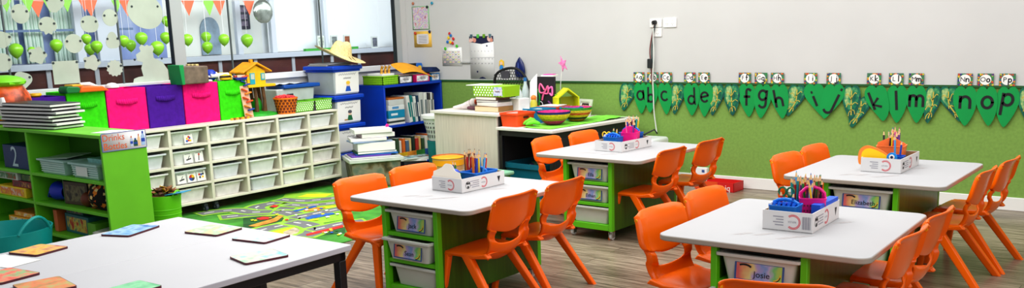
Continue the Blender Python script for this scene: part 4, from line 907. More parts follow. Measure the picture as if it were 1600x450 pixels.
# ------------------------------------------------------------------ clear tub with pile of books, magazines
t = thing('craft_tub', 'clear lidded tub of brown craft pieces on the floor by the cabinet', 'tub', (-1.73, -1.50, 0), math.radians(58))
b = B(); bx(b, -.25, .25, -.19, .19, 0, .265, 0, None, (.9, .9)); obj('body', b, ramp_mat('brown_contents', [(.3, (60, 52, 44)), (.45, (120, 100, 76)), (.55, (150, 140, 124)), (.7, (110, 120, 110))], 9, .35), t, bevel=.015)
b = B(); bx(b, -.275, .275, -.215, .215, .262, .30); bx(b, -.25, .25, -.19, .19, .30, .312); obj('lid', b, mat((206, 210, 204), .3, .05, 8), t, bevel=.01)
z = .3125
for q, (l, d, h, c, dx, a, lb) in enumerate(((.40, .26, .014, (110, 70, 180), -.03, 1.0, 'purple plastic folder lowest in the floor pile'), (.42, .27, .012, (30, 110, 190), .03, .95, 'blue folder low in the floor pile'), (.40, .26, .022, (30, 100, 50), .02, 1.05, 'dark green book in the floor pile'), (.38, .27, .085, (226, 228, 226), .02, 1.0, 'thick white ring binder in the floor pile'), (.40, .26, .015, (150, 170, 200), -.02, 1.1, 'pale blue folder above the white binder'), (.36, .25, .03, (226, 224, 222), -.04, .95, 'white paper wad in the floor pile'), (.34, .24, .045, (180, 160, 170), .04, 1.05, 'pinkish striped book in the floor pile'), (.38, .26, .04, (234, 236, 234), .0, 1.0, 'white folder topmost on the floor pile'))):
    t = thing('pile_book', lb, 'book', (-1.73+dx*.5, -1.50+dx, z), a); b = B(); bx(b, -l/2, l/2, -d/2, d/2, 0, h); obj('cover', b, mat(c, .45, .06, 12), t, bevel=.003)
    if h > .02: b = B(); bx(b, -l/2+.004, l/2-.004, -d/2-.0015, -d/2+.01, .003, h-.003); obj('pages', b, mat((240, 240, 236), .7), t)
    z += h+.0008
b = B(); prism(b, [(0, 0), (.03, 0), (.04, .02), (.02, .03), (0, .02)], .012, MX(0, 0, 0)); solo('pink_tag', b, mat((240, 50, 160), .5), 'small bright pink tag sticking up from the floor pile', 'tag', (-1.66, -1.36, z))
for q in range(4):
    b = B(); bx(b, -.15, .15, -.105, .105, 0, .008, 0); poly(b, [(-.145, -.1), (.145, -.1), (.145, .1), (-.145, .1)], T(0, 0, .0084), 1)
    solo('magazine', b, [PAPER, ramp_mat('magazine_cover', [(.35, (40, 130, 150)), (.5, (190, 210, 200)), (.6, (60, 60, 60)), (.7, (180, 90, 70))], 12, .4)], 'picture magazine on the low pile before the bookshelf, %s' % ('lowest', 'second', 'third', 'topmost')[q], 'magazine', (-1.60+.01*q, -1.06+.012*q, .21+q*.0088), 1.0+.15*(q-1.5), 'magazine pile')
b = B(); bx(b, -.12, .12, -.10, .10, 0, .209); solo('low_stool', b, mat((50, 54, 60), .6), 'dark low box carrying the magazine pile', 'box', (-1.60, -1.05, 0), 1.0, bevel=.01)

# ------------------------------------------------------------------ laundry basket and teal bag left of the desk
t = thing('laundry_basket', 'white holed plastic laundry basket behind the teacher desk', 'laundry basket', (-1.30, -.93, .42))
b = B(); n = 28; H = .26; lathe(b, [(.135, 0), (.19, H), (.205, H), (.205, H-.03), (.19, H-.03), (.13, .006)], n, sy=.9)
for r in range(4):
    for j in range(n):
        if j % 7 == 3: continue
        zz = .05+r*.048; rr = .135+.055*zz/H+.002; a = 2*PI*j/n; nx = MB((rr*math.cos(a), .9*rr*math.sin(a), zz), (-math.sin(a), .9*math.cos(a), 0), (0, 0, 1)); poly(b, [(-.009, -.018), (.009, -.018), (.011, .018), (-.011, .018)], nx, 1)
obj('body', b, [mat((232, 234, 230), .45), mat((110, 112, 108), .7)], t, ang=60)
b = B(); lathe(b, [(.13, 0), (.15, .2), (.16, .415), (.15, .418), (.12, .2)], 20, sy=.9); solo('teal_bag', b, mat((20, 130, 130), .7, .15, 6), 'teal soft bin standing under the laundry basket', 'bin', (-1.29, -.93, 0))

# ------------------------------------------------------------------ on the teacher desk
DZ, LZ = .755, .64
for q, (w, d, h, c, dx, a, lb) in enumerate(((.30, .21, .05, (150, 112, 66), .0, .05, 'thick brown book lowest in the desk stack'), (.28, .20, .038, (206, 204, 206), .01, -.05, 'grey white book in the desk stack'), (.27, .19, .018, (96, 90, 96), .0, .06, 'dark grey book in the desk stack'), (.27, .19, .03, (110, 80, 70), -.01, 0, 'dull brown book topmost in the desk stack'))):
    z = DZ+(0, .051, .090, .109)[q]; t = thing('desk_book', lb, 'book', (-.45+dx, -1.11, z), a-.1); b = B(); bx(b, -w/2, w/2, -d/2, d/2, 0, h); obj('cover', b, mat(c, .5, .05, 12), t, bevel=.003)
    b = B(); bx(b, -w/2+.004, w/2-.004, -d/2-.001, -d/2+.01, .004, h-.004); obj('pages', b, mat((214, 196, 160) if q == 0 else (226, 222, 214), .7), t)
GS = mat((150, 206, 30), .5); t = thing('spotted_box', 'lime green box with white spots on the desk book stack', 'box', (-.43, -1.10, DZ+.14), -.1)
b = B(); bx(b, -.205, .205, -.10, .12, 0, .10, 0, None, (.96, .96))
for r in range(4):
    for j in range(11):
        xx = -.185+j*.036+(.018 if r % 2 else 0)
        if xx < .19: prism(b, circ(xx, .015+r*.0235, .0088, 10), .002, MF(0, -.1005+.004*(1-(.015+r*.023)/.1), 0), 1)
obj('body', b, [GS, PAPER], t); b = B(); M = MF(.125, -.103, .05); poly(b, [(-.06, -.04), (.06, -.035), (.055, .045), (-.05, .04)], M, 0); ribbon(b, [(-.03+.06*j/12, .008*math.sin(j*2.1)) for j in range(13)], .005, M @ T(0, 0, .001), 1); obj('name_label', b, [ramp_mat('floral_label', [(.35, (226, 190, 200)), (.5, (214, 220, 240)), (.65, (150, 160, 220))], 30), INK], t)
b = B(); bx(b, -.16, .12, -.09, .12, 0, .006); solo('paper_sheet', b, PAPER, 'white sheets lying across the top of the spotted box', 'paper', (-.56, -1.10, DZ+.241), -.05)
t = thing('wrapped_posy', 'small pink and white wrapped posy lying on the desk end', 'posy', (-.80, -1.08, DZ), .2)
b = B(); tube(b, [(-.16, 0, .02), (-.05, 0, .03), (.02, .02, .05)], [.01, .03, .045], 9); ell(b, (.05, .03, .065), (.045, .045, .045)); obj('wrap', b, mat((226, 216, 214), .5, .12, 20), t); b = B(); ell(b, (.085, .02, .075), (.014, .03, .03)); obj('flower', b, mat((190, 80, 50), .6, .2, 30), t)
b = B(); tube(b, [(.02, -.03, .02), (.12, -.05, .02), (.2, -.03, .015)], [.015, .022, .008], 8); obj('leaves', b, mat((96, 60, 70), .6, .3, 20), t)
b = B(); bx(b, -.09, .09, -.07, .08, 0, .11); solo('white_carton', b, mat((236, 236, 234), .5), 'plain white carton on the desk behind the book stack', 'carton', (-.31, -.93, DZ), -.1, bevel=.004)
b = B(); n = 8; G = [[b.verts.new((-.09+.18*i/n, -.06+.12*j/n, .004+.012*abs(math.sin(i*1.7+j)))) for j in range(7)] for i in range(n+1)]
for i in range(n):
    for j in range(6): b.faces.new((G[i][j], G[i+1][j], G[i+1][j+1], G[i][j+1]))
solo('crumpled_paper', b, mat((232, 230, 228), .6), 'crumpled white paper lying on the desk at the left', 'paper', (-.72, -.86, DZ), sub=1)
# mesh-back chair behind the desk
t = thing('mesh_chair', 'black mesh-backed office chair behind the teacher desk', 'chair', (-.84, -.33, 0))
OUT = [(-.22, .80), (-.225, .92), (-.20, 1.04), (-.13, 1.09), (-.02, 1.115), (.08, 1.105), (.15, 1.06), (.20, 1.0), (.225, .92), (.21, .80)]
OS = smooth(OUT, 5, True); b = B(); tube(b, [(x, .02*math.cos(x*5), z) for x, z in OS], .014, 8, closed=True); obj('back_frame', b, BLACK, t)
b = B(); ins = lambda x, z: (.80 < z < 1.10-.9*max(0, abs(x+.02)-.1)**1.2*1.0-.3*max(0, x)) and abs(x) < .215
st = .034
for i in range(-7, 8):
    for j in range(11):
        x, z = i*st+(st/2 if j % 2 else 0), .80+j*st*.87
        if ins(x, z): tube(b, [(x+st*.56*math.cos(k*PI/3+PI/6), .012, z+st*.56*math.sin(k*PI/3+PI/6)) for k in range(6)], .0034, 4, closed=True)
obj('mesh_back', b, BLACK, t)
b = B(); prism(b, rrect(-.055, .05, -.04, .04, .02, 4), .02, MF(-.045, -.01, 1.05)); obj('headrest_pad', b, mat((70, 70, 76), .4), t)
b = B(); prism(b, rrect(-.22, .22, -.20, .2, .06, 5), .06, T(0, .0, .44)); obj('seat', b, mat((30, 30, 32), .8), t, bevel=.012)
b = B(); tube(b, [(0, .03, .82), (0, .10, .6), (0, .08, .45)], .02); cyl(b, (0, 0, .44), (0, 0, .08), .025); obj('column', b, BLACK, t)
for q in range(5): a = q*2*PI/5; b = B(); tube(b, [(0, 0, .09), (.24*math.cos(a), .24*math.sin(a), .06), (.26*math.cos(a), .26*math.sin(a), .0)], [.022, .016, .02]); obj('base_leg', b, BLACK, t)
# wall-side things above the desk
t = thing('girl_magnet', 'small blonde girl figure with blue dress stuck on the wall', 'magnet', (-1.155, -.004, 0)); p = aY(784, 100, 0)
t.location = (p.x, 0, p.z); b = B(); prism(b, circ(0, .012, .026, 14), .006, MF(0, -.002, 0)); poly(b, [(-.035, -.03), (-.03, .03), (0, .05), (.035, .03), (.035, -.03), (.015, -.01), (-.015, -.01)], MF(0, -.006, 0)); obj('hair', b, mat((240, 200, 50), .6), t)
b = B(); prism(b, circ(0, .008, .018, 12), .003, MF(0, -.008, 0)); obj('face', b, mat((240, 200, 170), .6), t); b = B(); poly(b, [(-.028, -.055), (.028, -.055), (.018, -.012), (-.018, -.012)], MF(0, -.009, 0)); obj('dress', b, mat((50, 140, 210), .6), t)
p = aY(806, 108, -.10); t = thing('blue_sun_hat', 'glossy dark blue pointed shield-shaped case hanging on the wall', 'case', (p.x, 0, p.z)); b = B(); lathe(b, [(.002, .125), (.02, .105), (.05, .06), (.066, 0), (.066, -.05), (.05, -.085), (.02, -.095)], 20, (0, -.03, 0), sy=.42); obj('shell', b, mat((16, 34, 96), .25, .1, 6), t); t.name = 'blue_case'; b = B(); ell(b, (0, -.058, .02), (.010, .004, .05)); obj('rib', b, mat((60, 80, 150), .3), t)

# ------------------------------------------------------------------ on the low side table
def bottle(x, y, z, lb, cap, liquid):
    t = thing('water_bottle', lb, 'bottle', (x, y, z), 0, 'water bottles by the desk'); b = B(); lathe(b, [(.03, 0), (.033, .01), (.033, .09), (.030, .10), (.033, .11), (.033, .15), (.014, .19), (.013, .205)], 16); obj('body', b, mat(liquid, .15, .04, 20), t)
    b = B(); lathe(b, [(.015, .205), (.015, .225)], 14); obj('cap', b, mat(cap, .4), t); b = B(); lathe(b, [(.0338, .05), (.0338, .09)], 16, cap0=False, cap1=False); obj('label_band', b, mat(cap, .4), t)
p = aY(811, 150, -.90); bottle(p.x, p.y, DZ, 'clear water bottle standing beside the spotted box', (220, 226, 230), (206, 216, 216)); 
p = aY(821, 140, -.55); t0 = bottle(p.x, p.y, LZ+.001, 'clear bottle with blue band standing behind the white screen', (40, 110, 170), (190, 206, 206))
bpy.data.objects['water_bottle.001'].scale = (1.15, 1.15, 1.75)
t = thing('yellow_drink', 'small yellow bottle with orange cap behind the desk carton', 'bottle', (-.28, -.70, LZ)); b = B(); lathe(b, [(.035, 0), (.035, .16), (.02, .20)], 14); obj('body', b, mat((200, 190, 70), .4), t); b = B(); ell(b, (0, 0, .21), .028); obj('cap', b, mat((226, 130, 50), .5), t)
# curved white lace-like screen
t = thing('white_screen', 'tall white curved paper screen standing on the low table', 'screen', (-.30, -.62, LZ)); b = B(); n = 10
for j in range(n):
    a0, a1 = -.5+1.*j/n, -.5+1.*(j+1)/n
    P = lambda a, z, k: (-.02+.09*math.sin(a)+.05*z, -.05*math.cos(a), z*(1+.2*a))
    b.faces.new([b.verts.new(P(a0, 0, 0)), b.verts.new(P(a1, 0, 0)), b.verts.new(P(a1, .40, 0)), b.verts.new(P(a0, .40, 0))])
obj('sheet', b, mat((234, 234, 232), .7, .06, 60), t, solid=.006); b = B(); bx(b, -.06, .06, -.05, .03, 0, .012); obj('foot', b, PAPER, t)
# black panel with colourful shapes
t = thing('craft_display', 'black display panel with pink and green shapes on the low table', 'panel', (-.31, -.47, LZ)); b = B(); bx(b, -.085, .13, -.01, .01, 0, .40); bx(b, -.05, .1, .01, .1, 0, .02); obj('panel', b, mat((34, 32, 36), .6), t, bevel=.003)
for nm, pts, c in (('pink_ribbon', smooth([(.01, .27), (-.04, .33), (-.05, .25), (.01, .25), (.05, .31), (.05, .24), (.0, .23), (-.02, .17)], 5), (240, 110, 160)), ('green_leaf', smooth([(-.07, .28), (-.05, .2), (-.06, .12), (-.05, .06)], 5), (40, 150, 60)), ('pink_shape', smooth([(.06, .28), (.1, .3), (.1, .22), (.07, .24)], 5), (240, 120, 190)), ('silver_wire', smooth([(.0, .02), (-.02, .14), (-.06, .14), (-.07, .02)], 5), (220, 220, 226)), ('purple_shape', smooth([(.05, .16), (.09, .12), (.07, .07), (.05, .04)], 5), (110, 50, 120))): b = B(); tube(b, [(x, -.016, z) for x, z in pts], .009 if nm != 'silver_wire' else .004, 6); obj(nm, b, mat(c, .5), t)
b = B(); bx(b, -.09, .05, -.05, .05, 0, .014, 0); bx(b, -.07, .03, -.04, .04, .014, .022, 1); solo('paper_pad', b, [PAPER, mat((220, 80, 170), .6)], 'white pad with a pink slip on top of the display panel', 'paper', (-.26, -.42, LZ+.402), .1)
b = B(); bx(b, -.012, .012, -.04, .04, 0, .23); solo('green_folder', b, mat((120, 190, 40), .6), 'upright lime folder beside the display panel', 'folder', (-.17, -.44, LZ))
# yellow house shelf box
HX, HY = -.09, -.42
t = thing('house_box', 'yellow house-shaped open box on the low table', 'house box', (HX, HY, LZ), 1.0); b = B(); e = .012; W, H1, H2 = .115, .20, .29
OUTR = [(-W, 0), (W, 0), (W, H1), (0, H2), (-W, H1)]; INN = [(-W+e, e), (W-e, e), (W-e, H1-.004), (0, H2-e*1.5), (-W+e, H1-.004)]
for k in range(5):
    k2 = (k+1) % 5; Q = [OUTR[k], OUTR[k2], INN[k2], INN[k]]; prism(b, Q, .13, MB((0, .065, 0), (1, 0, 0), (0, 0, 1)))
obj('shell', b, mat((214, 216, 30), .5), t); b = B(); bx(b, -W+e, W-e, .055, .062, e, H1); obj('back', b, mat((176, 176, 40), .6), t)
b = B(); bx(b, -.09, .09, -.05, .05, 0, .03); solo('black_tray', b, mat((40, 38, 36), .6), 'small black tray inside the yellow house box', 'tray', (HX, HY, LZ+.0125), 1.0)
for q in range(5): b = B(); lathe(b, [(.016, 0), (.016, .05), (.009, .06), (.009, .07)], 10); solo('small_jar', b, mat((214, 220, 222), .3), 'small clear jar inside the yellow house box', 'jar', (HX-.028+.014*q, HY-.045+.022*q, LZ+.043), 0, 'jars in the house box')
# star wand
p = aY(880, 100, -.3); t = thing('star_wand', 'pink star wand standing up behind the yellow house', 'wand', (-.235, -.3, LZ)); b = B(); tube(b, [(0, 0, 0), (.0, 0, .3), (.025, 0, p.z-LZ)], .004, 6); obj('stick', b, PAPER, t)
b = B(); prism(b, [((.075 if k % 2 == 0 else .032)*math.cos(PI/2+k*PI/5)*.62, (.075 if k % 2 == 0 else .032)*math.sin(PI/2+k*PI/5)*1.2) for k in range(10)], .012, MB((.04, -.004, p.z-LZ), (1, .3, .35), (-.3, 0, 1))); obj('star', b, mat((224, 120, 170), .5, .3, 30), t, bevel=.003)
# photo frame
t = thing('framed_photo', 'pale green photo frame with a picture of people', 'photo frame', (-.02, -.21, LZ), -.25); M = MB((0, 0, 0), (1, 0, 0), (0, .25, 1)); b = B(); w, h = .095, .165
for a in ((-w, w, 0, .028), (-w, w, h-.028, h), (-w, -w+.028, .028, h-.028), (w-.028, w, .028, h-.028)): prism(b, [(a[0], a[2]), (a[1], a[2]), (a[1], a[3]), (a[0], a[3])], .014, M)
obj('frame', b, mat((206, 214, 196), .5), t); b = B(); poly(b, [(-w+.02, .02), (w-.02, .02), (w-.02, h-.02), (-w+.02, h-.02)], M @ T(0, 0, .004)); obj('mount', b, PAPER, t)
b = B(); poly(b, [(-.05, .04), (.05, .04), (.05, .125), (-.05, .125)], M @ T(0, 0, .006), 0)
for q, (x, c) in enumerate(((-.028, 1), (.0, 2), (.028, 1))): prism(b, circ(x, .095, .013, 10), .0005, M @ T(0, 0, .0065), 3); poly(b, [(x-.016, .042), (x+.016, .042), (x+.013, .083), (x-.013, .083)], M @ T(0, 0, .007), c)
obj('photo', b, [mat((60, 50, 46), .5), mat((40, 40, 50), .5), mat((150, 60, 60), .5), mat((220, 170, 140), .5)], t); b = B(); tube(b, [(0, .035, .13), (0, .09, .002)], .006, 6); obj('stand', b, BLACK, t)
# plastic baskets
def tray_basket(x, y, w, d, h, c, lb, a=0, z=LZ):
    t = thing('plastic_basket', lb, 'basket', (x, y, z), a); b = B(); R = lambda k, zz: [(px, py, zz) for px, py in rrect(-w/2*k, w/2*k, -d/2*k, d/2*k, .02, 3)]
    rings(b, [R(.88, 0), R(.97, h*.85), R(1.03, h*.86), R(1.03, h), R(.95, h), R(.86, .006)]); obj('body', b, mat(c, .5, .05, 8), t)
    b = B(); prism(b, rrect(-.035, .035, -.010, .010, .009, 3), .004, MB((w/2*.945, 0, h*.68), (0, 1, 0), (.1, 0, 1))); obj('hand_slot', b, mat([x*.35 for x in c], .7), t); return t
tray_basket(-.09, -1.22, .22, .26, .125, (236, 82, 30), 'orange plastic basket at the front corner of the low table', -.1)
tray_basket(-.10, -.86, .24, .22, .13, (20, 130, 170), 'blue plastic basket behind the front orange one', -.1)
tray_basket(-.12, -.60, .0+.24, .22, .13, (226, 90, 60), 'red orange basket in the middle of the low table', -.1)
b = B(); bx(b, -.10, .10, -.09, .09, 0, .006); solo('paper_sheet', b, PAPER, 'white paper lying on the middle red orange basket', 'paper', (-.12, -.60, LZ+.131), .1)
t = tray_basket(.13, -.66, .19, .14, .13, (20, 140, 180), 'second blue plastic basket, in front of the yellow house', -.1)
def bowl(x, y, r, h, bands, lb, z=LZ+.012):
    t = thing('woven_bowl', lb, 'bowl', (x, y, z)); n = len(bands); prof = [(r*(.45+.55*math.sin(k/n*PI/2)), h*(k/n)**1.1) for k in range(n+1)]
    b = B(); lathe(b, prof+[(r*.97, h), (r*.88, h*.6), (r*.5, .012)], 30, mi=list(range(n))+[n-1, n, n]); obj('coil', b, [mat(c, .8, .15, 60) for c in bands]+[mat((200, 60, 120), .8, .2, 40)], t, ang=20, bump=0) if False else obj('coil', b, [mat(c, .8, .15, 60) for c in bands]+[mat((206, 50, 130), .8, .2, 40)], t, ang=50)
bowl(.205, -1.06, .155, .115, [(190, 60, 140), (206, 40, 130), (170, 140, 40), (210, 180, 40), (220, 190, 40), (30, 40, 110)], 'woven bowl in yellow and magenta bands, nearer one')
bowl(.235, -.745+.02, .145, .125, [(200, 110, 40), (60, 60, 60), (226, 180, 40), (206, 90, 50), (220, 190, 60), (60, 150, 50)], 'woven bowl in orange and yellow bands, farther one')
b = B(); nx, ny = 10, 26
G = [[b.verts.new((-.02+.33*i/nx-.085*0, -.62+1.15*j/ny, .001+.011*abs(math.sin(i*1.3+j*.7))*(1 if j > 16 or i < 2 else .25)+(.03*math.exp(-((i-7)**2)/6-((j-22)**2)/8)))) for j in range(ny+1)] for i in range(nx+1)]
for i in range(nx):
    for j in range(ny): b.faces.new((G[i][j], G[i+1][j], G[i+1][j+1], G[i][j+1]))
solo('green_cloth', b, mat((128, 214, 70), .8, .1, 10), 'bright lime cloth spread over the low table', 'cloth', (.135, -.74, LZ+.0015), -.085, sub=1)
b = B()
for q, pts in enumerate((((.0, 0, .01), (.05, .04, .06), (.08, .10, .02)), ((.04, -.02, .01), (.10, .03, .05), (.15, .09, .01)), ((-.02, .06, .0), (.02, .1, .075), (.06, .16, .01)))): tube(b, pts, [.012, .03, .016], 7)
solo('cloth_fold', b, mat((120, 206, 60), .8, .12, 10), 'crumpled fold of lime cloth beside the front orange basket', 'cloth', (.03, -1.31, LZ+.01), 0, sub=1)
# under and before the desks
t = tray_basket(.07, -1.10, .46, .5, .31, (10, 110, 130), 'large teal basket on the floor under the low table', -.085, .0); 
for q in range(5): b = B(); bx(b, -.14, .14, -.1, .1, 0, .012); solo('exercise_book', b, mat(((120, 60, 70), (60, 110, 140), (214, 206, 200), (90, 60, 110), (60, 120, 90))[q], .6), ('dull red', 'slate blue', 'pale grey', 'purple', 'green')[q]+' book lying in the large teal basket', 'book', (.04+.015*q, -1.10+.02*q, .225+.0135*q), .2*q, bevel=.002)
b = B(); bx(b, -.30, .30, -.012, .012, 0, .012); solo('red_strip', b, mat((170, 40, 40), .5), 'thin red strip lying on the floor before the teal basket', 'strip', (.04, -1.52, 0), -.085)
t = thing('paper_lantern', 'round peach waste bin with bright orange rim before the desk', 'waste bin', (-.62, -1.60, 0)); b = B(); lathe(b, [(.11, 0), (.15, .37), (.154, .37), (.15, .37)], 26, cap1=False); obj('body', b, mat((240, 176, 130), .5, .12, 7), t); t.name = 'waste_bin'
b = B(); lathe(b, [(.148, .30), (.148, .365)], 26); lathe(b, [(.15, .362), (.157, .37), (.15, .378)], 26, cap0=False, cap1=False); obj('orange_liner', b, mat((250, 166, 20), .5), t)
t = thing('green_crate', 'lime green crate with pale green lid behind the front middle table', 'crate', (-.13, -1.72, 0), -.1); b = B(); bx(b, -.17, .17, -.2, .2, 0, .24, 0, None, (.9, .9)); obj('body', b, mat((84, 176, 30), .5), t, bevel=.01); b = B(); bx(b, -.195, .195, -.225, .225, .24, .275); obj('lid', b, mat((150, 206, 170), .4), t, bevel=.012)

# ------------------------------------------------------------------ on the back wall
def sheet_px(name, px, lb, cat, mats, y=-.004, draw=None):
    (u0, v0), (u1, v1) = px; a = aY(u0, v1, 0); c = aY(u1, v0, 0); w, h = (c.x-a.x)/2, (c.z-a.z)/2; t = thing(name, lb, cat, ((a.x+c.x)/2, 0, (a.z+c.z)/2))
    b = B(); poly(b, [(-w, -h), (w, -h), (w, h), (-w, h)], MF(0, -.003, 0)); obj('sheet', b, mats[0], t, solid=.001); return t, w, h
ART = ramp_mat('floral_art', [(.3, (120, 170, 130)), (.42, (226, 226, 214)), (.5, (190, 150, 210)), (.58, (230, 220, 200)), (.66, (200, 90, 110)), (.75, (120, 130, 200))], 22, .6)
t, w, h = sheet_px('art_poster', ((645.5, 9), (670, 47)), 'floral printed poster with thin green border on the wall', 'poster', [mat((140, 190, 140), .6)]); b = B(); poly(b, [(-w*.9, -h*.93), (w*.9, -h*.93), (w*.9, h*.93), (-w*.9, h*.93)], MF(0, -.005, 0)); obj('picture', b, ART, t)
t, w, h = sheet_px('certificate', ((648, 48.5), (674, 74)), 'yellow-bordered certificate below the floral poster', 'certificate', [mat((240, 196, 90), .6)]); b = B(); poly(b, rrect(-w*.68, w*.68, -h*.6, h*.66, .02, 3), MF(0, -.005, 0), 0)
for k in range(5): ribbon(b, [(-w*.45, h*(.4-.2*k)), (w*.45, h*(.4-.2*k))], .005, MF(0, -.006, 0), 1)
obj('text_panel', b, [mat((222, 220, 222), .6), mat((150, 150, 160), .6)], t)
MAGS = [('brown square', 646, 5.5, (190, 120, 90)), ('teal square', 675.5, 5, (50, 150, 180)), ('black', 668, 11, (40, 44, 50)), ('red', 649.5, 52, (200, 70, 50)), ('dark blue', 672, 49.5, (30, 50, 90)), ('top small red', 703, 52.5, (200, 60, 60)), ('upper blue', 705, 55.5, (50, 120, 190)), ('upper yellow', 701.5, 59, (236, 206, 50)), ('right red', 709, 60.5, (214, 50, 50)), ('left blue', 700, 65.5, (50, 120, 190)), ('lower yellow', 704.5, 66, (236, 206, 50)), ('lower red', 708, 67.5, (206, 60, 50)), ('left green', 696.5, 76, (80, 200, 50)), ('right green', 714.5, 72, (80, 200, 50))]
for nm, u, v, c in MAGS:
    p = aY(u, v, 0); b = B(); lathe(b, [(.014, 0), (.016, .006), (.012, .012)], 12); o = solo('wall_magnet', b, mat(c, .4), nm+' magnet on the whiteboard wall above the desk', 'magnet', (p.x, -.0045, p.z), group='wall magnets'); o.rotation_euler = (PI/2, 0, 0); o.scale = (1.1, 1.1, 1)
t, w, h = sheet_px('calendar_sheet', ((692, 74), (721.5, 103)), 'white timetable sheet held by two green magnets', 'timetable', [PAPER]); b = B()
for k in range(6): ribbon(b, [(-w*.85, h*(.62-.27*k)), (w*.85, h*(.62-.27*k))], .003, MF(0, -.0045, 0), 0)
for k in range(7): ribbon(b, [(-w*.85+w*1.7*k/6, -h*.73), (-w*.85+w*1.7*k/6, h*.62)], .003, MF(0, -.0045, 0), 0)
for k in range(5):
    for j in range(6): ribbon(b, [(-w*.8+w*1.7*j/6, h*(.5-.27*k)), (-w*.65+w*1.7*j/6, h*(.5-.27*k))], .012, MF(0, -.005, 0), 1+(k+j*2) % 3)
obj('grid', b, [mat((170, 170, 180), .6), mat((150, 150, 156), .6), mat((226, 190, 190), .6), mat((220, 220, 150), .6)], t)
t, w, h = sheet_px('wall_calendar', ((736, 56), (771, 123)), 'two-page wall calendar with dark floral top by the desk', 'calendar', [mat((236, 236, 234), .6)])
b = B(); poly(b, [(-w, h*.74), (0, h*.64), (w, h*.74), (w, h), (-w, h)], MF(0, -.005, 0), 0)
for q, (x, z, r) in enumerate(((-.78, .87, .03), (-.55, .82, .025), (.7, .88, .035), (.85, .8, .02), (-.9, .8, .02))): prism(b, circ(w*x, h*z, r, 9), .0004, MF(0, -.006-.0002*q, 0), 1+q % 2)
obj('floral_top', b, [mat((30, 36, 72), .6), mat((230, 190, 180), .6), mat((220, 150, 130), .6)], t)
b = B(); ribbon(b, [(-w, 0.0), (w, 0.0)], .006, MF(0, -.0045, 0), 0)
for k in range(3):
    for j in range(7): txt(b, str(1+k*7+j), .022, MF(-w*.85+w*1.7*j/6, -.005, h*(.30-.22*k-(.14 if k else 0))), 1)
prism(b, circ(w*.45, h*.55, .010, 10), .0006, MF(0, -.005, 0), 2); prism(b, circ(-w*.4, -h*.66, .011, 10), .0006, MF(0, -.005, 0), 2); poly(b, [(-w*.3, -h*.99), (w*.3, -h*.99), (w*.15, -h*.93), (0, -h*.9), (-w*.15, -h*.93)], MF(0, -.005, 0), 2)
obj('dates', b, [mat((190, 190, 190), .6), mat((120, 120, 128), .6), mat((30, 40, 80), .6)], t)
for q, (x, c) in enumerate(((-.8, (70, 100, 110)), (-.25, (90, 190, 70)), (.25, (110, 160, 40)), (.75, (90, 120, 130)))): b = B(); bx(b, w*x-.014, w*x+.014, -.016, -.001, h-.02, h+.022); obj('clip', b, mat(c, .4), t, bevel=.003)
t, w, h = sheet_px('wall_ledge', ((722, 96.5), (736, 98.5)), 'thin grey metal ledge between the timetable and calendar', 'ledge', [GREY]); b = B(); bx(b, -w, w, -.02, 0, -h, h); obj('bar', b, mat((170, 174, 172), .4), t)
# outlets and cord
OUTL = mat((240, 240, 237), .4)
for i, ((u0, v0), (u1, v1), lb) in enumerate((((1016, 29), (1034.5, 43), 'white wall outlet with the black plug in it'), ((1037, 27.5), (1057.5, 43), 'white double wall outlet to the right of the plug'), ((1022, 43.5), (1034.5, 57.5), 'small white wall outlet below the plugged one'))):
    a, c = aY(u0, v1, 0), aY(u1, v0, 0); t = thing('wall_outlet', lb, 'wall outlet', ((a.x+c.x)/2, 0, (a.z+c.z)/2), 0, 'wall outlets'); w, h = (c.x-a.x)/2, (c.z-a.z)/2
    b = B(); prism(b, rrect(-w, w, -h, h, .006, 3), .012, MF(0, 0, 0)); obj('plate', b, OUTL, t, bevel=.002); b = B(); k = 2 if i == 1 else 1
    for q in range(k):
        ox = (-.4+.8*q)*w if k == 2 else 0
        for a_, dx, dz in ((.6, -.008, .002), (-.6, .008, .002), (PI/2, 0, -.010)): ribbon(b, [(ox+dx-.004*math.cos(a_), dz-.004*math.sin(a_)-.012), (ox+dx+.004*math.cos(a_), dz+.004*math.sin(a_)-.012)], .003, MF(0, -.0125, 0), 0)
        prism(b, rrect(ox-.006, ox+.006, h*.35, h*.35+.016, .002, 2), .003, MF(0, -.012, 0), 1)
    obj('socket', b, [mat((110, 110, 110), .5), mat((228, 228, 224), .5)], t)
p = aY(1024.5, 35, 0); b = B(); cyl(b, (0, -.012, 0), (0, -.05, 0), .022, .018, 16); cyl(b, (0, -.05, 0), (-.004, -.055, -.02), .008); solo('power_plug', b, BLACK, 'round black plug in the left wall outlet', 'plug', (p.x, 0, p.z))
def wallcord(px, r, c, lb, y=-.02): b = B(); P = [aY(u, v, y) for u, v in px]; P3 = []; XZ = smooth([(p.x, p.z) for p in P], 6); tube(b, [(x, y, z) for x, z in XZ], r, 6); return solo('hanging_cable', b, mat(c, .5), lb, 'cord', group='cords on the back wall')
wallcord([(1023, 38), (1018, 60), (1015.5, 80), (1017, 97), (1018, 118), (1019, 140), (1020.5, 160)], .006, (120, 60, 60), 'dark red cord hanging from the plug')
wallcord([(1023.5, 39), (1020, 60), (1018.5, 80), (1019, 98)], .006, (30, 60, 60), 'short dark cord hanging beside the red one', -.03)
wallcord([(1021, 44), (1020.5, 60), (1021.5, 80), (1021, 98), (1020, 120), (1021, 150), (1022, 175), (1026, 206)], .006, (220, 224, 218), 'pale cord running down across the leaf banner', -.036)
p = aY(1018, 99, 0); b = B(); bx(b, -.022, .022, -.05, -.012, -.045, .045); solo('cord_adaptor', b, mat((40, 44, 46), .5), 'small dark adaptor block halfway down the cords', 'adaptor', (p.x, 0, p.z), bevel=.006)
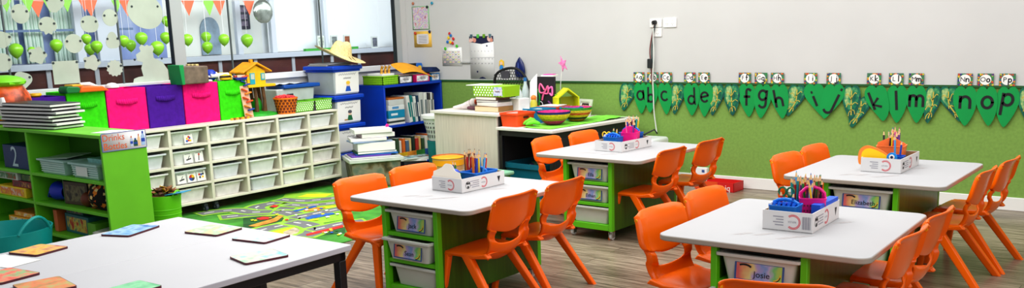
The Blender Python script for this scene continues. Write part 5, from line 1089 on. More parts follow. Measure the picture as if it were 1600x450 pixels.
# glyphs drawn as brush strokes, unit box: x centred, y 0 baseline, x-height 1
GL_ = {'a': [arc(0, .5, .42, .5, 60, 400, 14)[:15], [(.40, 1.0), (.40, .25), (.52, .0)]], 'b': [[(-.4, 1.9), (-.4, 0)], arc(0, .5, .42, .5, 140, -140, 14)], 'c': [arc(0, .5, .42, .5, 50, 310, 14)], 'd': [arc(0, .5, .42, .5, 45, 330, 14), [(.42, 1.95), (.42, 0), (.52, -.02)]], 'e': [[(-.38, .5), (.4, .62)]+arc(0, .5, .42, .5, 15, 310, 14)], 'f': [[(.42, 1.75)]+arc(.15, 1.6, .25, .3, 60, 180, 6)+[(-.1, 0)], [(-.35, 1.0), (.3, 1.0)]], 'g': [arc(0, .5, .42, .5, 45, 330, 14), [(.42, 1.0), (.42, -.4)]+arc(.05, -.45, .37, .35, 0, -150, 8)], 'h': [[(-.4, 1.9), (-.4, 0)], [(-.4, .55)]+arc(0, .55, .4, .45, 150, 0, 8)+[(.4, 0)]], 'i': [[(0, 1.0), (0, 0)], [(-.02, 1.5), (.02, 1.5)]], 'j': [[(.25, 1.0), (.25, -.4)]+arc(-.1, -.4, .35, .35, 0, -140, 8), [(.23, 1.5), (.28, 1.5)]], 'k': [[(-.35, 1.9), (-.35, 0)], [(.35, 1.0), (-.3, .5), (.4, 0)], ], 'l': [[(0, 1.9), (0, 0)]], 'm': [[(-.6, 1), (-.6, 0)], [(-.6, .6)]+arc(-.3, .65, .3, .35, 150, 0, 7)+[(0, 0)], [(0, .6)]+arc(.3, .65, .3, .35, 150, 0, 7)+[(.6, 0)]], 'n': [[(-.4, 1), (-.4, 0)], [(-.4, .55)]+arc(0, .55, .4, .45, 150, 0, 8)+[(.4, 0)]], 'o': [arc(0, .5, .42, .5, 0, 360, 18)], 'p': [[(-.4, 1), (-.4, -.85)], arc(0, .5, .42, .5, 140, -140, 14)]}
def glyph(b, ch, s, w, M, mi):
    for st_ in GL_[ch]: ribbon(b, [(x*s, y*s) for x, y in st_], w, M, mi)
CARDS = [('A', 991, 1008), ('B', 1012, 1030), ('C', 1033, 1051), ('D', 1070, 1088), ('E', 1092, 1110), ('F', 1155, 1174.5), ('G', 1180, 1200), ('H', 1205, 1226), ('I', 1257, 1278), ('J', 1292, 1315), ('K', 1355, 1378), ('L', 1389, 1413), ('M', 1420, 1445), ('N', 1496, 1521), ('O', 1527, 1554), ('P', 1561, 1588)]
CMT = [PAPER, mat((70, 120, 90), .6), mat((230, 140, 40), .6), mat((226, 206, 60), .6), mat((60, 150, 80), .6), mat((60, 60, 140), .6), mat((200, 70, 60), .6), INK]
for L_, u0, u1 in CARDS:
    vt = 112.8+(u0-991)*(115-112.8)/597; vb = 128.6+(u0-991)*(134.5-128.6)/597; a, c = aY(u0, vb, 0), aY(u1, vt, 0); w, h = (c.x-a.x)/2, (c.z-a.z)/2
    t = thing('letter_card', 'patterned alphabet card showing %s%s on the back wall' % (L_, L_.lower()), 'letter card', ((a.x+c.x)/2, -.012, (a.z+c.z)/2), 0, 'alphabet cards')
    b = B(); poly(b, [(-w, -h), (w, -h), (w, h), (-w, h)], MF(0, -.001, 0), 1); rnd = random.Random(ord(L_))
    for k in range(26):
        e = k % 4; s = rnd.uniform(-1, 1); r = .012; cx, cy = ((s*w*.92, h*.84), (s*w*.92, -h*.84), (w*.84, s*h*.92), (-w*.84, s*h*.92))[e]; rot = rnd.uniform(0, 6)
        poly(b, [(max(-w, min(w, cx+r*math.cos(rot+q*2.1))), max(-h, min(h, cy+r*math.sin(rot+q*2.1)))) for q in range(3)], MF(0, -.0015-.00004*k, 0), 2+k % 5)
    prism(b, circ(0, 0, min(w, h)*.86, 24, h*.84), .0006, MF(0, -.0028, 0), 0)
    obj('card', b, CMT[:7], t); b = B(); s = h*.62
    M = MF(-w*.30, -.0042, -h*.30); txt(b, L_, s*1.75, MF(-w*.30, -.0042, 0), 0); glyph(b, L_.lower(), s*.85, .0085, MF(w*.34, -.0042, -h*.36), 0); obj('letters', b, INK, t)
# leaf banner
LG = mat((0, 152, 74), .7, .06, 3); VEIN = ramp_mat('painted_leaf', [(.38, (8, 74, 70)), (.48, (16, 116, 80)), (.56, (70, 150, 100)), (.68, (190, 206, 136))], 11, .6, detail=6)
LEAVES = [('', 970, 994.5, 976, 173), ('a', 992, 1013.5, 1004, 177.5), ('b', 1009, 1030, 1017.5, 176), ('c', 1029, 1051, 1043, 179), ('', 1050, 1071.5, 1055.5, 178.5), ('d', 1070, 1095, 1083, 180.5), ('e', 1091.5, 1116, 1102, 182.5), ('', 1112, 1133.5, 1114.5, 180.5), ('', 1132, 1157.5, 1146, 180.5), ('f', 1155, 1181.5, 1171.5, 182.7), ('g', 1180, 1208, 1190, 184.8), ('h', 1205, 1233.5, 1224, 185.3), ('', 1232, 1261.5, 1232.5, 181.5), ('i', 1257, 1290.5, 1287, 182.7), ('j', 1288, 1322.5, 1289.5, 185.3), ('', 1333, 1361.5, 1332, 199.5), ('', 1318, 1347, 1331, 187), ('k', 1352, 1388.5, 1381, 189), ('l', 1387, 1420, 1402, 192), ('m', 1417, 1449.5, 1433, 192), ('', 1447, 1473.5, 1450, 192.5), ('', 1467, 1500, 1499.5, 190), ('n', 1491, 1528.5, 1508, 196.5), ('o', 1526, 1560.5, 1545, 196.5), ('p', 1558.5, 1595.5, 1568.5, 198.7), ('', 1592, 1625, 1609, 196)]
TILT = {'a': .1, 'b': 0, 'c': .12, 'd': .05, 'e': .08, 'f': .02, 'g': -.1, 'h': .22, 'i': .42, 'j': -.42, 'k': .40, 'l': .08, 'm': 0, 'n': 0, 'o': 0, 'p': -.1}
HALF = [(.0, .05), (.10, .01), (.30, -.025), (.55, -.02), (.78, .04), (.94, .14), (1.0, .27), (.985, .39), (.89, .53), (.71, .68), (.46, .83), (.2, .95), (0, 1.0)]
vn = 0; TEALV = ramp_mat('leaf_edge', [(.35, (6, 62, 74)), (.5, (10, 100, 78)), (.65, (30, 130, 90))], 14, .6)
VW = ['leftmost, before a', 'between c and d', 'just right of e', 'just left of f', 'between h and i', 'low one hanging between j and k', 'just right of j', 'just right of m', 'just left of n', 'at the far right edge']
for i, (ch, u0, u1, ut, vt) in enumerate(LEAVES):
    top = 130.2+(u0-970)*(137-130.2)/625 + (17 if (i == 15) else 0)
    if ch in 'ij' and ch: top -= 1.5
    yy = -.016-.0022*(i % 3)-(.003 if ch else 0)-(.004 if i == 16 else 0)
    A = aY(u0, top, 0); C = aY(u1, top, 0); Tp = aY(ut, vt, 0); cx = (A.x+C.x)/2; hw = (C.x-A.x)/2; H = A.z-Tp.z; dx = Tp.x-cx
    P = [(x*hw*1.0, y) for x, y in HALF]; P = [(x, y) for x, y in P]+[(-x, y) for x, y in HALF[-2:0:-1] for x in (x*hw,)]
    outl = [(x+dx*sst(y, .15, 1.0), -y*H) for x, y in P]
    t = thing('paper_leaf', ('green paper leaf with black letter %s in the wall banner' % ch) if ch else 'painted leaf with gold veins in the wall banner, '+VW[vn], 'paper leaf', (cx, yy, A.z), 0, 'lettered leaves' if ch else 'veined leaves')
    b = B(); prism(b, outl[::-1], .0015, MF(0, 0, 0)); 
    if not ch: poly(b, [(x*.80+dx*.02, -.05*H+y*.80) for x, y in outl[::-1]], MF(0, -.0018, 0), 1)
    obj('leaf', b, LG if ch else [TEALV, VEIN], t)
    if ch:
        s = H*.26; b = B(); M = MF(dx*.32+.0, -.003, -H*(.53 if ch in 'abcdefhiklmno' else .44)) @ Rz(TILT[ch]) 
        if ch in 'bdfhkl': s = H*.23; M = MF(dx*.32, -.003, -H*.62) @ Rz(TILT[ch])
        if ch == 'i': M = MF(dx*.35, -.003, -H*.64) @ Rz(TILT[ch])
        if ch == 'j': M = MF(dx*.3, -.003, -H*.58) @ Rz(TILT[ch]); s = H*.31
        if ch in 'gp': s = H*.25
        glyph(b, ch, s*1.12, .0215*(1 if ch not in 'abcde' else .9), M, 0); obj('letter', b, INK, t)
    else:
        vn += 1; b = B(); M = MF(0, -.003, 0)
        for k, pts in enumerate((((0, .14), (.0, .5), (dx/hw*.6, .85)), ((0, .36), (.35, .2), (.55, .22)), ((0, .40), (-.4, .24), (-.6, .28)), ((.0, .56), (.4, .48), (.7, .52)), ((.0, .56), (-.35, .52), (-.55, .62)), ((.02, .70), (.3, .72), (.38, .82)), ((.02, .7), (-.25, .78), (-.3, .88)))):
            Q = smooth([(x*hw+dx*sst(y, .15, 1)*(1 if k else .3), -y*H) for x, y in pts], 5); ribbon(b, Q, .009 if k == 0 else .006, M, 0)
        obj('vein', b, mat((206, 186, 80), .5, .1, 30), t)

# ------------------------------------------------------------------ by the back wall: printer, box, leaflet
t = thing('printer', 'pale grey printer on a low stand behind the back middle table', 'printer', (.68, -.26, .30)); b = B(); bx(b, -.10, .19, -.17, .17, 0, .16); obj('body', b, mat((222, 226, 224), .45), t, bevel=.03, seg=4); b = B(); bx(b, -.06, .192, -.172, -.12, .06, .11); obj('slot', b, mat((70, 90, 84), .5), t, bevel=.01)
b = B(); bx(b, -.12, .20, -.16, .19, 0, .299); solo('printer_stand', b, mat((60, 60, 62), .6), 'dark low stand under the grey printer', 'stand', (.68, -.26, 0), bevel=.006)
b = B(); tube(b, [(x, y, z) for x, y, z in [(-.12+.13*math.cos(a*.42), .0+.05*math.sin(a*.42), .012+.03*abs(math.sin(a*.21))) for a in range(15)]], .007, 6, closed=True); tube(b, [(.0, .0, .03), (.10, .02, .08), (.12, .04, .04)], .008, 6); solo('black_cable', b, BLACK, 'black cable loop lying on top of the grey printer', 'cable', (.71, -.30, .461))
a, c = aY(1082, 275, -.03), aY(1107, 262, -.03); b = B(); bx(b, a.x, c.x, -.05, -.02, 0, c.z); b2 = b; t = thing('leaflet_box', 'white leaflet box standing against the baseboard', 'box', ((a.x+c.x)/2, -.03, 0)); b2.free(); w = (c.x-a.x)/2
b = B(); bx(b, -w, w, -.04, .01, 0, c.z); obj('body', b, mat((236, 236, 236), .5), t, bevel=.003); b = B(); poly(b, [(w*.4, c.z*.75), (w*.75, c.z*.75), (w*.75, c.z*.9), (w*.4, c.z*.9)], MF(0, -.0408, 0)); obj('print_mark', b, mat((60, 90, 150), .5), t)
t = thing('red_box', 'flat red open box with white soniq lettering on the floor', 'box', (1.42, -.16, 0), -.03); b = B(); w, d, h, e = .19, .10, .085, .006
for q in ((-w, w, -d, -d+e), (-w, w, d-e, d), (-w, -w+e, -d, d), (w-e, w, -d, d)): bx(b, *q, 0, h)
bx(b, -w, w, -d, d, 0, e); obj('tray', b, mat((206, 34, 34), .5), t); b = B(); txt(b, 'soniq', .075, MF(.075, -d-.001, h*.42), 0); obj('lettering', b, PAPER, t); b = B(); bx(b, -.20, .03, -d-.003, -d-.0005, .01, h); obj('orange_panel', b, mat((226, 84, 34), .5), t)

# ------------------------------------------------------------------ boxes of pencils on the pupils' tables
BRN = mat((170, 130, 90), .7); REDP = mat((214, 70, 84), .6)
def print_face(b, w, h, M, extra):
    "upside-down printing of the copy paper lid: ring, word, small lines"
    cx = w*.12 if extra != 'long' else 0
    for r in (h*.36, h*.30): ribbon(b, arc(cx, 0, r, r, -130, 130, 20), h*.035, M, 1)
    N = M @ T(cx-h*.05, 0, .0003) @ Rz(PI); txt(b, 'REFLEX', h*.13, N, 2)
    for k, l in enumerate((.20, .14, .20, .16)): ribbon(b, [(cx-h*.5-w*l, h*(.22-.14*k)), (cx-h*.5, h*(.22-.14*k))], h*.05, M, 2)
    if extra == 'bar':
        x = w*.30
        for k in range(11): ribbon(b, [(x+k*w*.016, -h*.32), (x+k*w*.016, h*.30)], w*.005*(1+(k*7) % 3), M, 2)
    if extra == 'long':
        x = -w*.36
        ribbon(b, arc(x, 0, h*.24, h*.24, 0, 360, 18), h*.03, M, 3)
        for dx, dz, r in ((-.08, .12, .09), (.10, .10, .08), (0, -.14, .09)): prism(b, circ(x+dx*h, dz*h, r*h, 9), .0004, M, 3)
        poly(b, [(w*.36-h*.16, h*.2), (w*.36, -h*.24), (w*.36+h*.16, h*.2)], M, 3)
PC = {'red': (206, 50, 50), 'blue': (40, 80, 180), 'green': (50, 140, 60), 'yellow': (240, 206, 50), 'orange': (236, 130, 40), 'black': (40, 40, 44), 'brown': (120, 76, 50), 'purple': (120, 60, 150), 'pink': (236, 110, 170), 'light blue': (90, 170, 226), 'teal': (30, 150, 150)}
def tablebox(k, x, y, a, w, d, h, caddies):
    t = thing('pencil_box', 'white open cardboard box of pencils on '+TD[k], 'cardboard box', (x, y, TH), a, 'cardboard pencil boxes'); e = .004
    b = B()
    for q in ((-w/2, w/2, -d/2, -d/2+e), (-w/2, w/2, d/2-e, d/2), (-w/2, -w/2+e, -d/2+e, d/2-e), (w/2-e, w/2, -d/2+e, d/2-e)): bx(b, *q, .0005, h)
    bx(b, -w/2, w/2, -d/2, d/2, .0005, .004); print_face(b, w, h, MF(0, -d/2-.0008, h/2), 'bar' if k == 'C' else ''); print_face(b, d, h, MX(w/2+.0008, 0, h/2), 'long'); obj('walls', b, [CARD, REDP, mat((150, 150, 160), .6), INK], t)
    b = B()
    for q in ((-w/2+e, w/2-e, -d/2+e, -d/2+e+.001), (-w/2+e, w/2-e, d/2-e-.001, d/2-e), (-w/2+e, -w/2+e+.001, -d/2+e, d/2-e), (w/2-e-.001, w/2-e, -d/2+e, d/2-e)): bx(b, *q, .004, h-.002)
    bx(b, -w/2+e, w/2-e, -d/2+e, d/2-e, .004, .005); obj('brown_inside', b, BRN, t)
    if k == 'A': b = B(); prism(b, [(-w/2, 0), (w/2-.01, 0)]+smooth([(w/2-.03, .035), (.05, .045), (.02, .075), (-.03, .08), (-.06, .055), (-w/2, .03)], 4), .003, MB((0, -d/2+.012, h-.002), (1, 0, 0), (0, .25, 1))); obj('flap', b, mat((232, 226, 214), .6), t)
    M = T(x, y, TH) @ Rz(a)
    for c in caddies: caddy(k, M, *c)
def caddy(k, M, kind, cx, cy, w, d, h, cname, ca, cols, plen=.155):
    p = M @ Vector((cx, cy, .0055)); ang = math.atan2(M[1][0], M[0][0])+ca; c = {'blue': (24, 120, 216), 'magenta': (232, 26, 140), 'orange': (244, 130, 70), 'green': (110, 180, 40), 'bright blue': (20, 96, 206)}[cname]; mt = mat(c, .4, .05, 10)
    t = thing('pencil_caddy', '%s plastic pencil caddy in the box on %s' % (cname, TD[k]), 'pencil caddy', p, ang, 'pencil caddies'); b = B()
    if kind == 'cup': lathe(b, [(w*.42, 0), (w*.5, h), (w*.5, h), (w*.45, h), (w*.38, .006)], 20); obj('body', b, mt, t)
    else:
        R = lambda f, z: [(px, py, z) for px, py in rrect(-w/2*f, w/2*f, -d/2*f, d/2*f, .012, 3)]
        rings(b, [R(.88, 0), R(1, h), R(1.03, h), R(1.03, h+.006), R(.95, h+.006), R(.84, .004)])
        if kind == 'mesh':
            for r in range(4):
                for j in range(int(w/.014)): poly(b, [(-.004, -.004), (.004, -.004), (.004, .004), (-.004, .004)], MF(-w*.42+j*.0135, -d/2*(.9+.1*(r+1)/5)-.0008, .016+r*(h-.02)/4), 1)
                for j in range(int(d/.014)): poly(b, [(-.004, -.004), (.004, -.004), (.004, .004), (-.004, .004)], MX(w/2*(.9+.1*(r+1)/5)+.0008, -d*.42+j*.0135, .016+r*(h-.02)/4), 1)
        obj('body', b, [mt, mat([v*.5 for v in c], .6)], t)
        if kind in ('handle', 'mesh', 'house'):
            b = B()
            if kind == 'house': prism(b, [(-w*.5, h), (w*.5, h), (w*.5, h+.02), (.0+w*.12, h+.05), (-w*.12, h+.05), (-w*.5, h+.02)], .006, MF(0, -d*.1, 0))
            else: hs = .55 if kind == 'handle' else 1; tube(b, [(x, 0, h+(z-h)*hs) for x, _, z in ((-w*.46, 0, h), (-w*.44, 0, h+.02), (-w*.25, 0, h+.042), (0, 0, h+.05), (w*.25, 0, h+.042), (w*.44, 0, h+.02), (w*.46, 0, h))], .008, 8)
            obj('handle', b, mt, t)
    R = random.Random(hash((k, cname, round(cx*1000))) % 1000 + len(cols)); R = random.Random(sum(map(ord, k+cname))+int(cx*1000))
    if len(cols) > 4: cols = list(cols)+[cols[(3*j+1) % len(cols)] for j in range(len(cols)//2)]
    for q, col in enumerate(cols):
        n = len(cols); a = q*2.399; r = math.sqrt((q+.5)/n); lx, ly = r*math.cos(a)*w*.36, r*math.sin(a)*d*.36; L = plen*1.2*R.uniform(.88, 1.12)
        tilt = (R.uniform(-.10, .10)+.18*lx/w, R.uniform(-.12, .12)+.15*ly/d)
        wp = M @ (Vector((cx, cy, .0095)) + Rz(ca).to_3x3() @ Vector((lx*.75, ly*.75, 0)))
        o = pencil(col, wp, L, '%s pencil standing in the %s caddy on %s' % (col, cname, TD[k]), 'pencils on '+TD[k]); o.rotation_euler = (-tilt[1], tilt[0], a)
PSRC = {}
def pencil(col, loc, L, lb, grp):
    if col not in PSRC:
        t = thing('colour_pencil', lb, 'pencil', loc, 0, grp); b = B(); lathe(b, [(.0052, 0), (.0052, .86)], 6); obj('barrel', b, mat(PC[col], .4), t); b = B(); lathe(b, [(.0052, .86), (.0022, .96), (.0004, 1.0)], 8, mi=[0, 1]); obj('tip', b, [mat((226, 190, 140), .6), mat(PC[col], .5)], t); PSRC[col] = t
    else: t = dup(PSRC[col], loc, 0, lb, grp)
    t.scale = (1.12, 1.12, L); return t
def scissors(M, x, y, z, a, c, lb):
    p = M @ Vector((x, y, z)); t = thing('scissors', lb, 'scissors', p, a); b = B()
    for s in (-1, 1): tube(b, [(s*.018+.016*math.cos(q*PI/6), 0, .035+.020*math.sin(q*PI/6)) for q in range(12)], .0048, 6, closed=True); tube(b, [(s*.012, 0, .016), (s*.002, 0, -.01)], .005, 6)
    obj('handles', b, mat(c, .4), t); b = B()
    for s in (-1, 1): prism(b, [(-.004, 0), (.004, 0), (.001*s, -.07), (-.001, -.07)], .002, MF(s*.002, .001*s, -.008))
    obj('blades', b, CHROME, t); return t
tablebox('A', 1.508, -3.825, -.05, .238, .372, .082, [('handle', .045, .045, .125, .20, .085, 'blue', 0, ['light blue', 'blue', 'pink', 'black', 'purple', 'yellow', 'teal', 'orange', 'red', 'light blue'], .165), ('cup', -.05, -.06, .07, .07, .075, 'green', 0, ['green', 'blue'], .12), ('tray', -.06, .07, .07, .10, .07, 'bright blue', 0, ['red', 'brown', 'orange', 'black', 'brown', 'red'], .16)])
tablebox('B', 1.468, -1.965, -.06, .238, .40, .078, [('handle', -.03, -.09, .12, .11, .09, 'blue', 0, ['yellow', 'green'], .13), ('house', .05, .02, .12, .12, .115, 'magenta', .3, ['red', 'black', 'blue', 'brown', 'pink', 'purple'], .165), ('mesh', -.01, .12, .16, .11, .10, 'bright blue', 0, ['yellow', 'red', 'blue', 'orange', 'green', 'light blue', 'pink', 'teal', 'yellow', 'purple', 'pink'], .175)])
tablebox('C', 3.525, -3.875, .02, .222, .375, .088, [('handle', -.035, -.11, .125, .10, .095, 'blue', 0, ['blue', 'red'], .12), ('mesh', .04, .02, .115, .115, .115, 'magenta', .35, ['black', 'yellow', 'blue', 'green', 'orange', 'brown', 'black', 'light blue', 'green', 'purple'], .17), ('tray', -.05, .08, .07, .10, .09, 'bright blue', 0, ['pink', 'red', 'teal', 'yellow', 'light blue', 'purple', 'orange', 'teal'], .17)])
tablebox('D', 3.428, -2.095, -.01, .23, .40, .086, [('house', -.01, .05, .16, .12, .125, 'orange', .1, ['purple', 'black', 'yellow', 'orange', 'red', 'green', 'pink', 'black', 'purple'], .165), ('tray', .06, -.08, .08, .08, .08, 'bright blue', 0, ['blue', 'light blue'], .16), ('tray', -.03, .15, .15, .06, .10, 'blue', 0, ['yellow', 'purple', 'green', 'red', 'blue', 'pink', 'teal', 'light blue'], .175)])
MA = T(1.508, -3.825, TH) @ Rz(-.05); scissors(MA, -.055, -.12, .07, .2, (250, 200, 20), 'yellow-handled scissors in the box on the front middle table'); scissors(MA, -.085, -.10, .065, .5, (200, 40, 50), 'red-handled scissors beside the yellow ones on the front middle table')
MBx = T(1.468, -1.965, TH) @ Rz(-.06); scissors(MBx, -.09, -.09, .075, .1, (240, 196, 30), 'yellow-handled scissors in the box on the back middle table')
MC = T(3.525, -3.875, TH) @ Rz(.02); scissors(MC, -.065, -.02, .11, .2, (20, 110, 70), 'dark green-handled scissors in the box on the front right table')
b = B(); ell(b, (0, 0, .05), (.032, .028, .03)); solo('blue_ball', b, mat((20, 70, 190), .45), 'blue rounded sharpener beside the green cup on the front middle table', 'sharpener', MA @ Vector((-.0, -.115, .045)))
# blue clutter inside the blue caddies on the middle back and front right tables
for nm, MM, x, y in (('back middle', MBx, -.03, -.09), ('front right', MC, -.035, -.11)):
    p = MM @ Vector((x, y, .075)); b = B()
    for q in range(5): tube(b, [(-.05+.022*q, -.03, .0), (-.045+.022*q, -.02, .035), (-.04+.02*q, .02, .03), (-.04+.02*q, .04, 0)], .008, 6)
    solo('blue_peg_set', b, mat((20, 100, 214), .4), 'tangle of blue plastic pegs filling the blue caddy on the %s table' % nm, 'pegs', p)
    p = MM @ Vector((x-.055 if nm == 'back middle' else x-.06, y+.01, .004)); b = B(); bx(b, -.004, .004, -.05, .05, 0, .11); solo('white_divider_card', b, PAPER, 'white card standing beside the blue caddy on the %s table' % nm, 'card', p)
b = B(); bx(b, -.02, .02, -.12, .12, 0, .10); solo('blue_folder', b, mat((30, 90, 210), .5), 'dark blue folder along the right side of the box on the front right table', 'folder', MC @ Vector((.075, -.03+.0, .0055)) if False else MC @ Vector((.088, .05, .0055)))
# yellow paddle board with a blue end, generic craft shape, in the back right box
MD = T(3.428, -2.095, TH) @ Rz(-.01); p = MD @ Vector((-.02, -.165, .0055)); t = thing('craft_paddle', 'yellow and orange paddle-shaped craft board in the box on the back right table', 'craft board', p)
OP = smooth([(-.12, .05), (-.115, .12), (-.07, .15), (.0, .13), (.05, .10), (.07, .08), (.06, .03), (-.09, .03)], 6, True); b = B(); prism(b, OP, .006, MF(0, 0, 0)); obj('board', b, mat((240, 140, 60), .5), t)
b = B(); prism(b, [(x*.82-.0, .085+(y-.085)*.74) for x, y in OP], .003, MF(-.002, -.006, 0)); obj('yellow_face', b, mat((252, 208, 30), .5), t); b = B(); prism(b, circ(.075, .085, .030, 18), .009, MF(0, -.002, 0)); obj('blue_disc', b, mat((30, 140, 220), .4), t); b = B(); prism(b, circ(.075, .088, .016, 14), .002, MF(0, -.011, 0), 0); prism(b, circ(.075, .088, .008, 12), .002, MF(0, -.013, 0), 1); obj('button', b, [PAPER, mat((30, 40, 90), .5)], t)

# ------------------------------------------------------------------ puzzle tiles and papers on the white tables
TI = [('t1', ((163, 369), (196, 371), (248, 357), (210, 351)), 'blue watery picture tile at the left back', [(.3, (70, 150, 214)), (.5, (170, 206, 230)), (.7, (60, 120, 190))]), ('t2', ((296, 364), (330, 371), (374, 361), (335, 351)), 'pale orange and green picture tile near the back corner', [(.3, (236, 180, 140)), (.5, (170, 220, 170)), (.6, (240, 226, 200)), (.7, (110, 200, 190))]), ('t3', ((369, 375), (408, 382), (451, 372), (405, 362)), 'mint and pink picture tile in the middle', [(.3, (130, 216, 206)), (.5, (236, 206, 206)), (.7, (190, 226, 200))]), ('t4', ((360, 404), (382, 415), (452, 402), (425, 391)), 'pale green picture tile nearest the right table edge', [(.3, (150, 220, 170)), (.5, (226, 206, 200)), (.7, (120, 206, 200))]), ('t5', ((15, 398), (55, 401), (109, 389), (62, 383)), 'yellow and red picture tile at the left', [(.3, (226, 120, 80)), (.45, (240, 200, 90)), (.6, (226, 170, 120)), (.7, (190, 80, 80))]), ('t6', ((-28, 432), (0, 446), (43, 434), (18, 421)), 'red picture tile at the lower left corner', [(.3, (236, 90, 80)), (.5, (240, 150, 120)), (.6, (150, 200, 140)), (.7, (226, 110, 90))]), ('t7', ((35, 446), (60, 462), (125, 449), (60, 441)), 'olive and orange picture tile at the bottom edge', [(.3, (150, 150, 90)), (.5, (236, 140, 90)), (.7, (190, 190, 120))]), ('t8', ((172, 452), (200, 466), (240, 452), (205, 446)), 'green picture tile barely showing at the bottom edge', [(.3, (120, 214, 150)), (.5, (150, 220, 170)), (.7, (90, 190, 130))])]
for nm, px, lb, stops in TI:
    P = [aZ(u, v, TH) for u, v in px]; c = sum(P, Vector())/4; ax = ((P[2]-P[1])+(P[3]-P[0])).normalized(); a = math.atan2(ax.y, ax.x); l = ((P[2]-P[1]).length+(P[3]-P[0]).length)/4; w = ((P[1]-P[0]).length+(P[2]-P[3]).length)/4; w = max(w, .062); l = max(l, .085)
    t = thing('picture_tile', lb, 'picture tile', (c.x, c.y, TH), a, 'picture tiles on the white tables'); b = B(); prism(b, rrect(-l, l, -w, w, .012, 3), .009); obj('board', b, mat((84, 26, 40), .5), t); b = B(); poly(b, rrect(-l+.002, l-.002, -w+.002, w-.002, .012, 3), T(0, 0, .0094)); obj('picture', b, ramp_mat('tile_picture', stops, 16, .45), t)
for q, lb in enumerate(('white sheet of paper at the left edge of the white table', 'second white paper sheet under the first at the left edge')):
    p = aZ(14, 411-3*q, TH); b = B(); bx(b, -.10, .14, -.075, .075, 0, .0009); solo('paper_sheet', b, PAPER, lb, 'paper', (p.x-.05, p.y-.03*q, TH+.0015-.0012*q), .2-.25*q)

# ------------------------------------------------------------------ on and in the green shelf
def bag_stack():
    for q in range(7):
        t = thing('display_folder', 'black and white display folder in the pile on the green shelf, %s' % ('lowest', 'second from the bottom', 'third from the bottom', 'middle one', 'third from the top', 'second from the top', 'topmost')[q], 'folder', (-1.42+.015*math.sin(q*2.2), -4.865+.008*math.cos(q*3), SZ+q*.0245), .10+.05*math.sin(q*1.7), 'display folders on the green shelf'); b = B(); n = 8
        def sh(x0, x1, y0, y1, z0, z1, lift=.0):
            bb = B(); return bb
        b = B(); bx(b, -.33, .28-.03*(q % 2), -.105, .105, .0005, .0055); bx(b, -.33, .28-.03*(q % 2), -.105, .105, .0185, .0235); obj('cover', b, mat((28, 28, 32), .35), t, bevel=.002)
        b = B(); bx(b, -.325, .285+.02*((q*5) % 3)/2, -.112, .10, .0058, .0182); obj('pages', b, mat((232, 232, 230), .6), t)
bag_stack()
t = thing('potato_toy', 'orange egg-shaped toy with lime cap on the green shelf', 'toy', (-2.06, -4.82, SZ+.0), .2)
b = B(); lathe(b, [(.08, 0), (.15, .03), (.185, .11), (.17, .2), (.13, .27), (.09, .31)], 24); obj('body', b, ramp_mat('orange_brown', [(.35, (120, 50, 20)), (.48, (226, 90, 30)), (.6, (240, 120, 40)), (.72, (150, 60, 24))], 9, .3), t)
b = B(); ell(b, (.0, 0, .30), (.17, .15, .05)); bx(b, .02, .16, -.06, .06, .285, .298); obj('cap', b, mat((130, 220, 40), .35), t)
b = B(); tube(b, [(.12, -.14, .06), (.17, -.15, .09), (.19, -.15, .16), (.185, -.15, .20)], [.02, .025, .02, .014], 8); tube(b, [(.14, -.15, .08), (.10, -.17, .07)], [.02, .012], 8); obj('white_hand', b, WHITE, t)
b = B(); ell(b, (.03, -.17, .17), (.03, .02, .03)); ell(b, (.12, -.14, .17), (.03, .02, .03)); obj('eye', b, mat((40, 26, 20), .4), t)
b = B(); bx(b, -.09, .09, -.09, .09, 0, .001); solo('paper_scrap', b, PAPER, 'small white and orange paper scrap on the green shelf end', 'paper', (-.60, -4.83, SZ+.0004), .3)
# blue number box
t = thing('number_box', 'dark blue box with a white number 2 in the shelf', 'box', (-1.66, -4.86, .6555)); b = B(); bx(b, -.22, .16, -.10, .12, 0, .165); obj('body', b, mat((14, 50, 110), .5, .08, 8), t, bevel=.004); b = B(); txt(b, '2', .205, MF(-.05, -.1012, .078), 0); obj('number', b, mat((190, 214, 226), .5), t, label='white number 2')
for i, (x, lb) in enumerate(((-1.16, 'mint lidded mesh basket in the shelf, left one'), (-.74, 'mint mesh basket in the shelf, right one'))):
    t = thing('mesh_basket', lb, 'basket', (x, -4.87, .6555)); h = .095; b = B(); bx(b, -.165, .165, -.10, .10, 0, h, 0, None, (.9, .9)); bx(b, -.18, .18, -.115, .115, h-.008, h+.004)
    for r in range(5): bx(b, -.158, .158, -.1035+.002*(4-r), -.098, .012+r*.015, .019+r*.015, 1)
    obj('body', b, [mat((172, 206, 200), .4, .05, 10), mat((206, 230, 224), .4)], t, bevel=.003)
    if i == 0: b = B(); bx(b, -.14, .15, -.09, .09, 0, .006); o = solo('loose_lid', b, mat((170, 190, 176), .25), 'loose pale lid resting tilted on the left mint basket', 'lid', (x, -4.865, .6555+h+.014)); o.rotation_euler = (.08, -.06, .08)
    else: b = B(); bx(b, -.07, .07, -.001, .001, -.03, .03); obj('label_card', b, PAPER, t, (-.03, -.1035, .045)); b = B(); bx(b, -.10, .10, -.07, .07, 0, .05, 0, None, (.9, .9)); solo('small_basket', b, mat((140, 196, 190), .4, .1, 30), 'small mint basket inside the right mint basket', 'basket', (x+.05, -4.85, .6555+h-.02), bevel=.004)
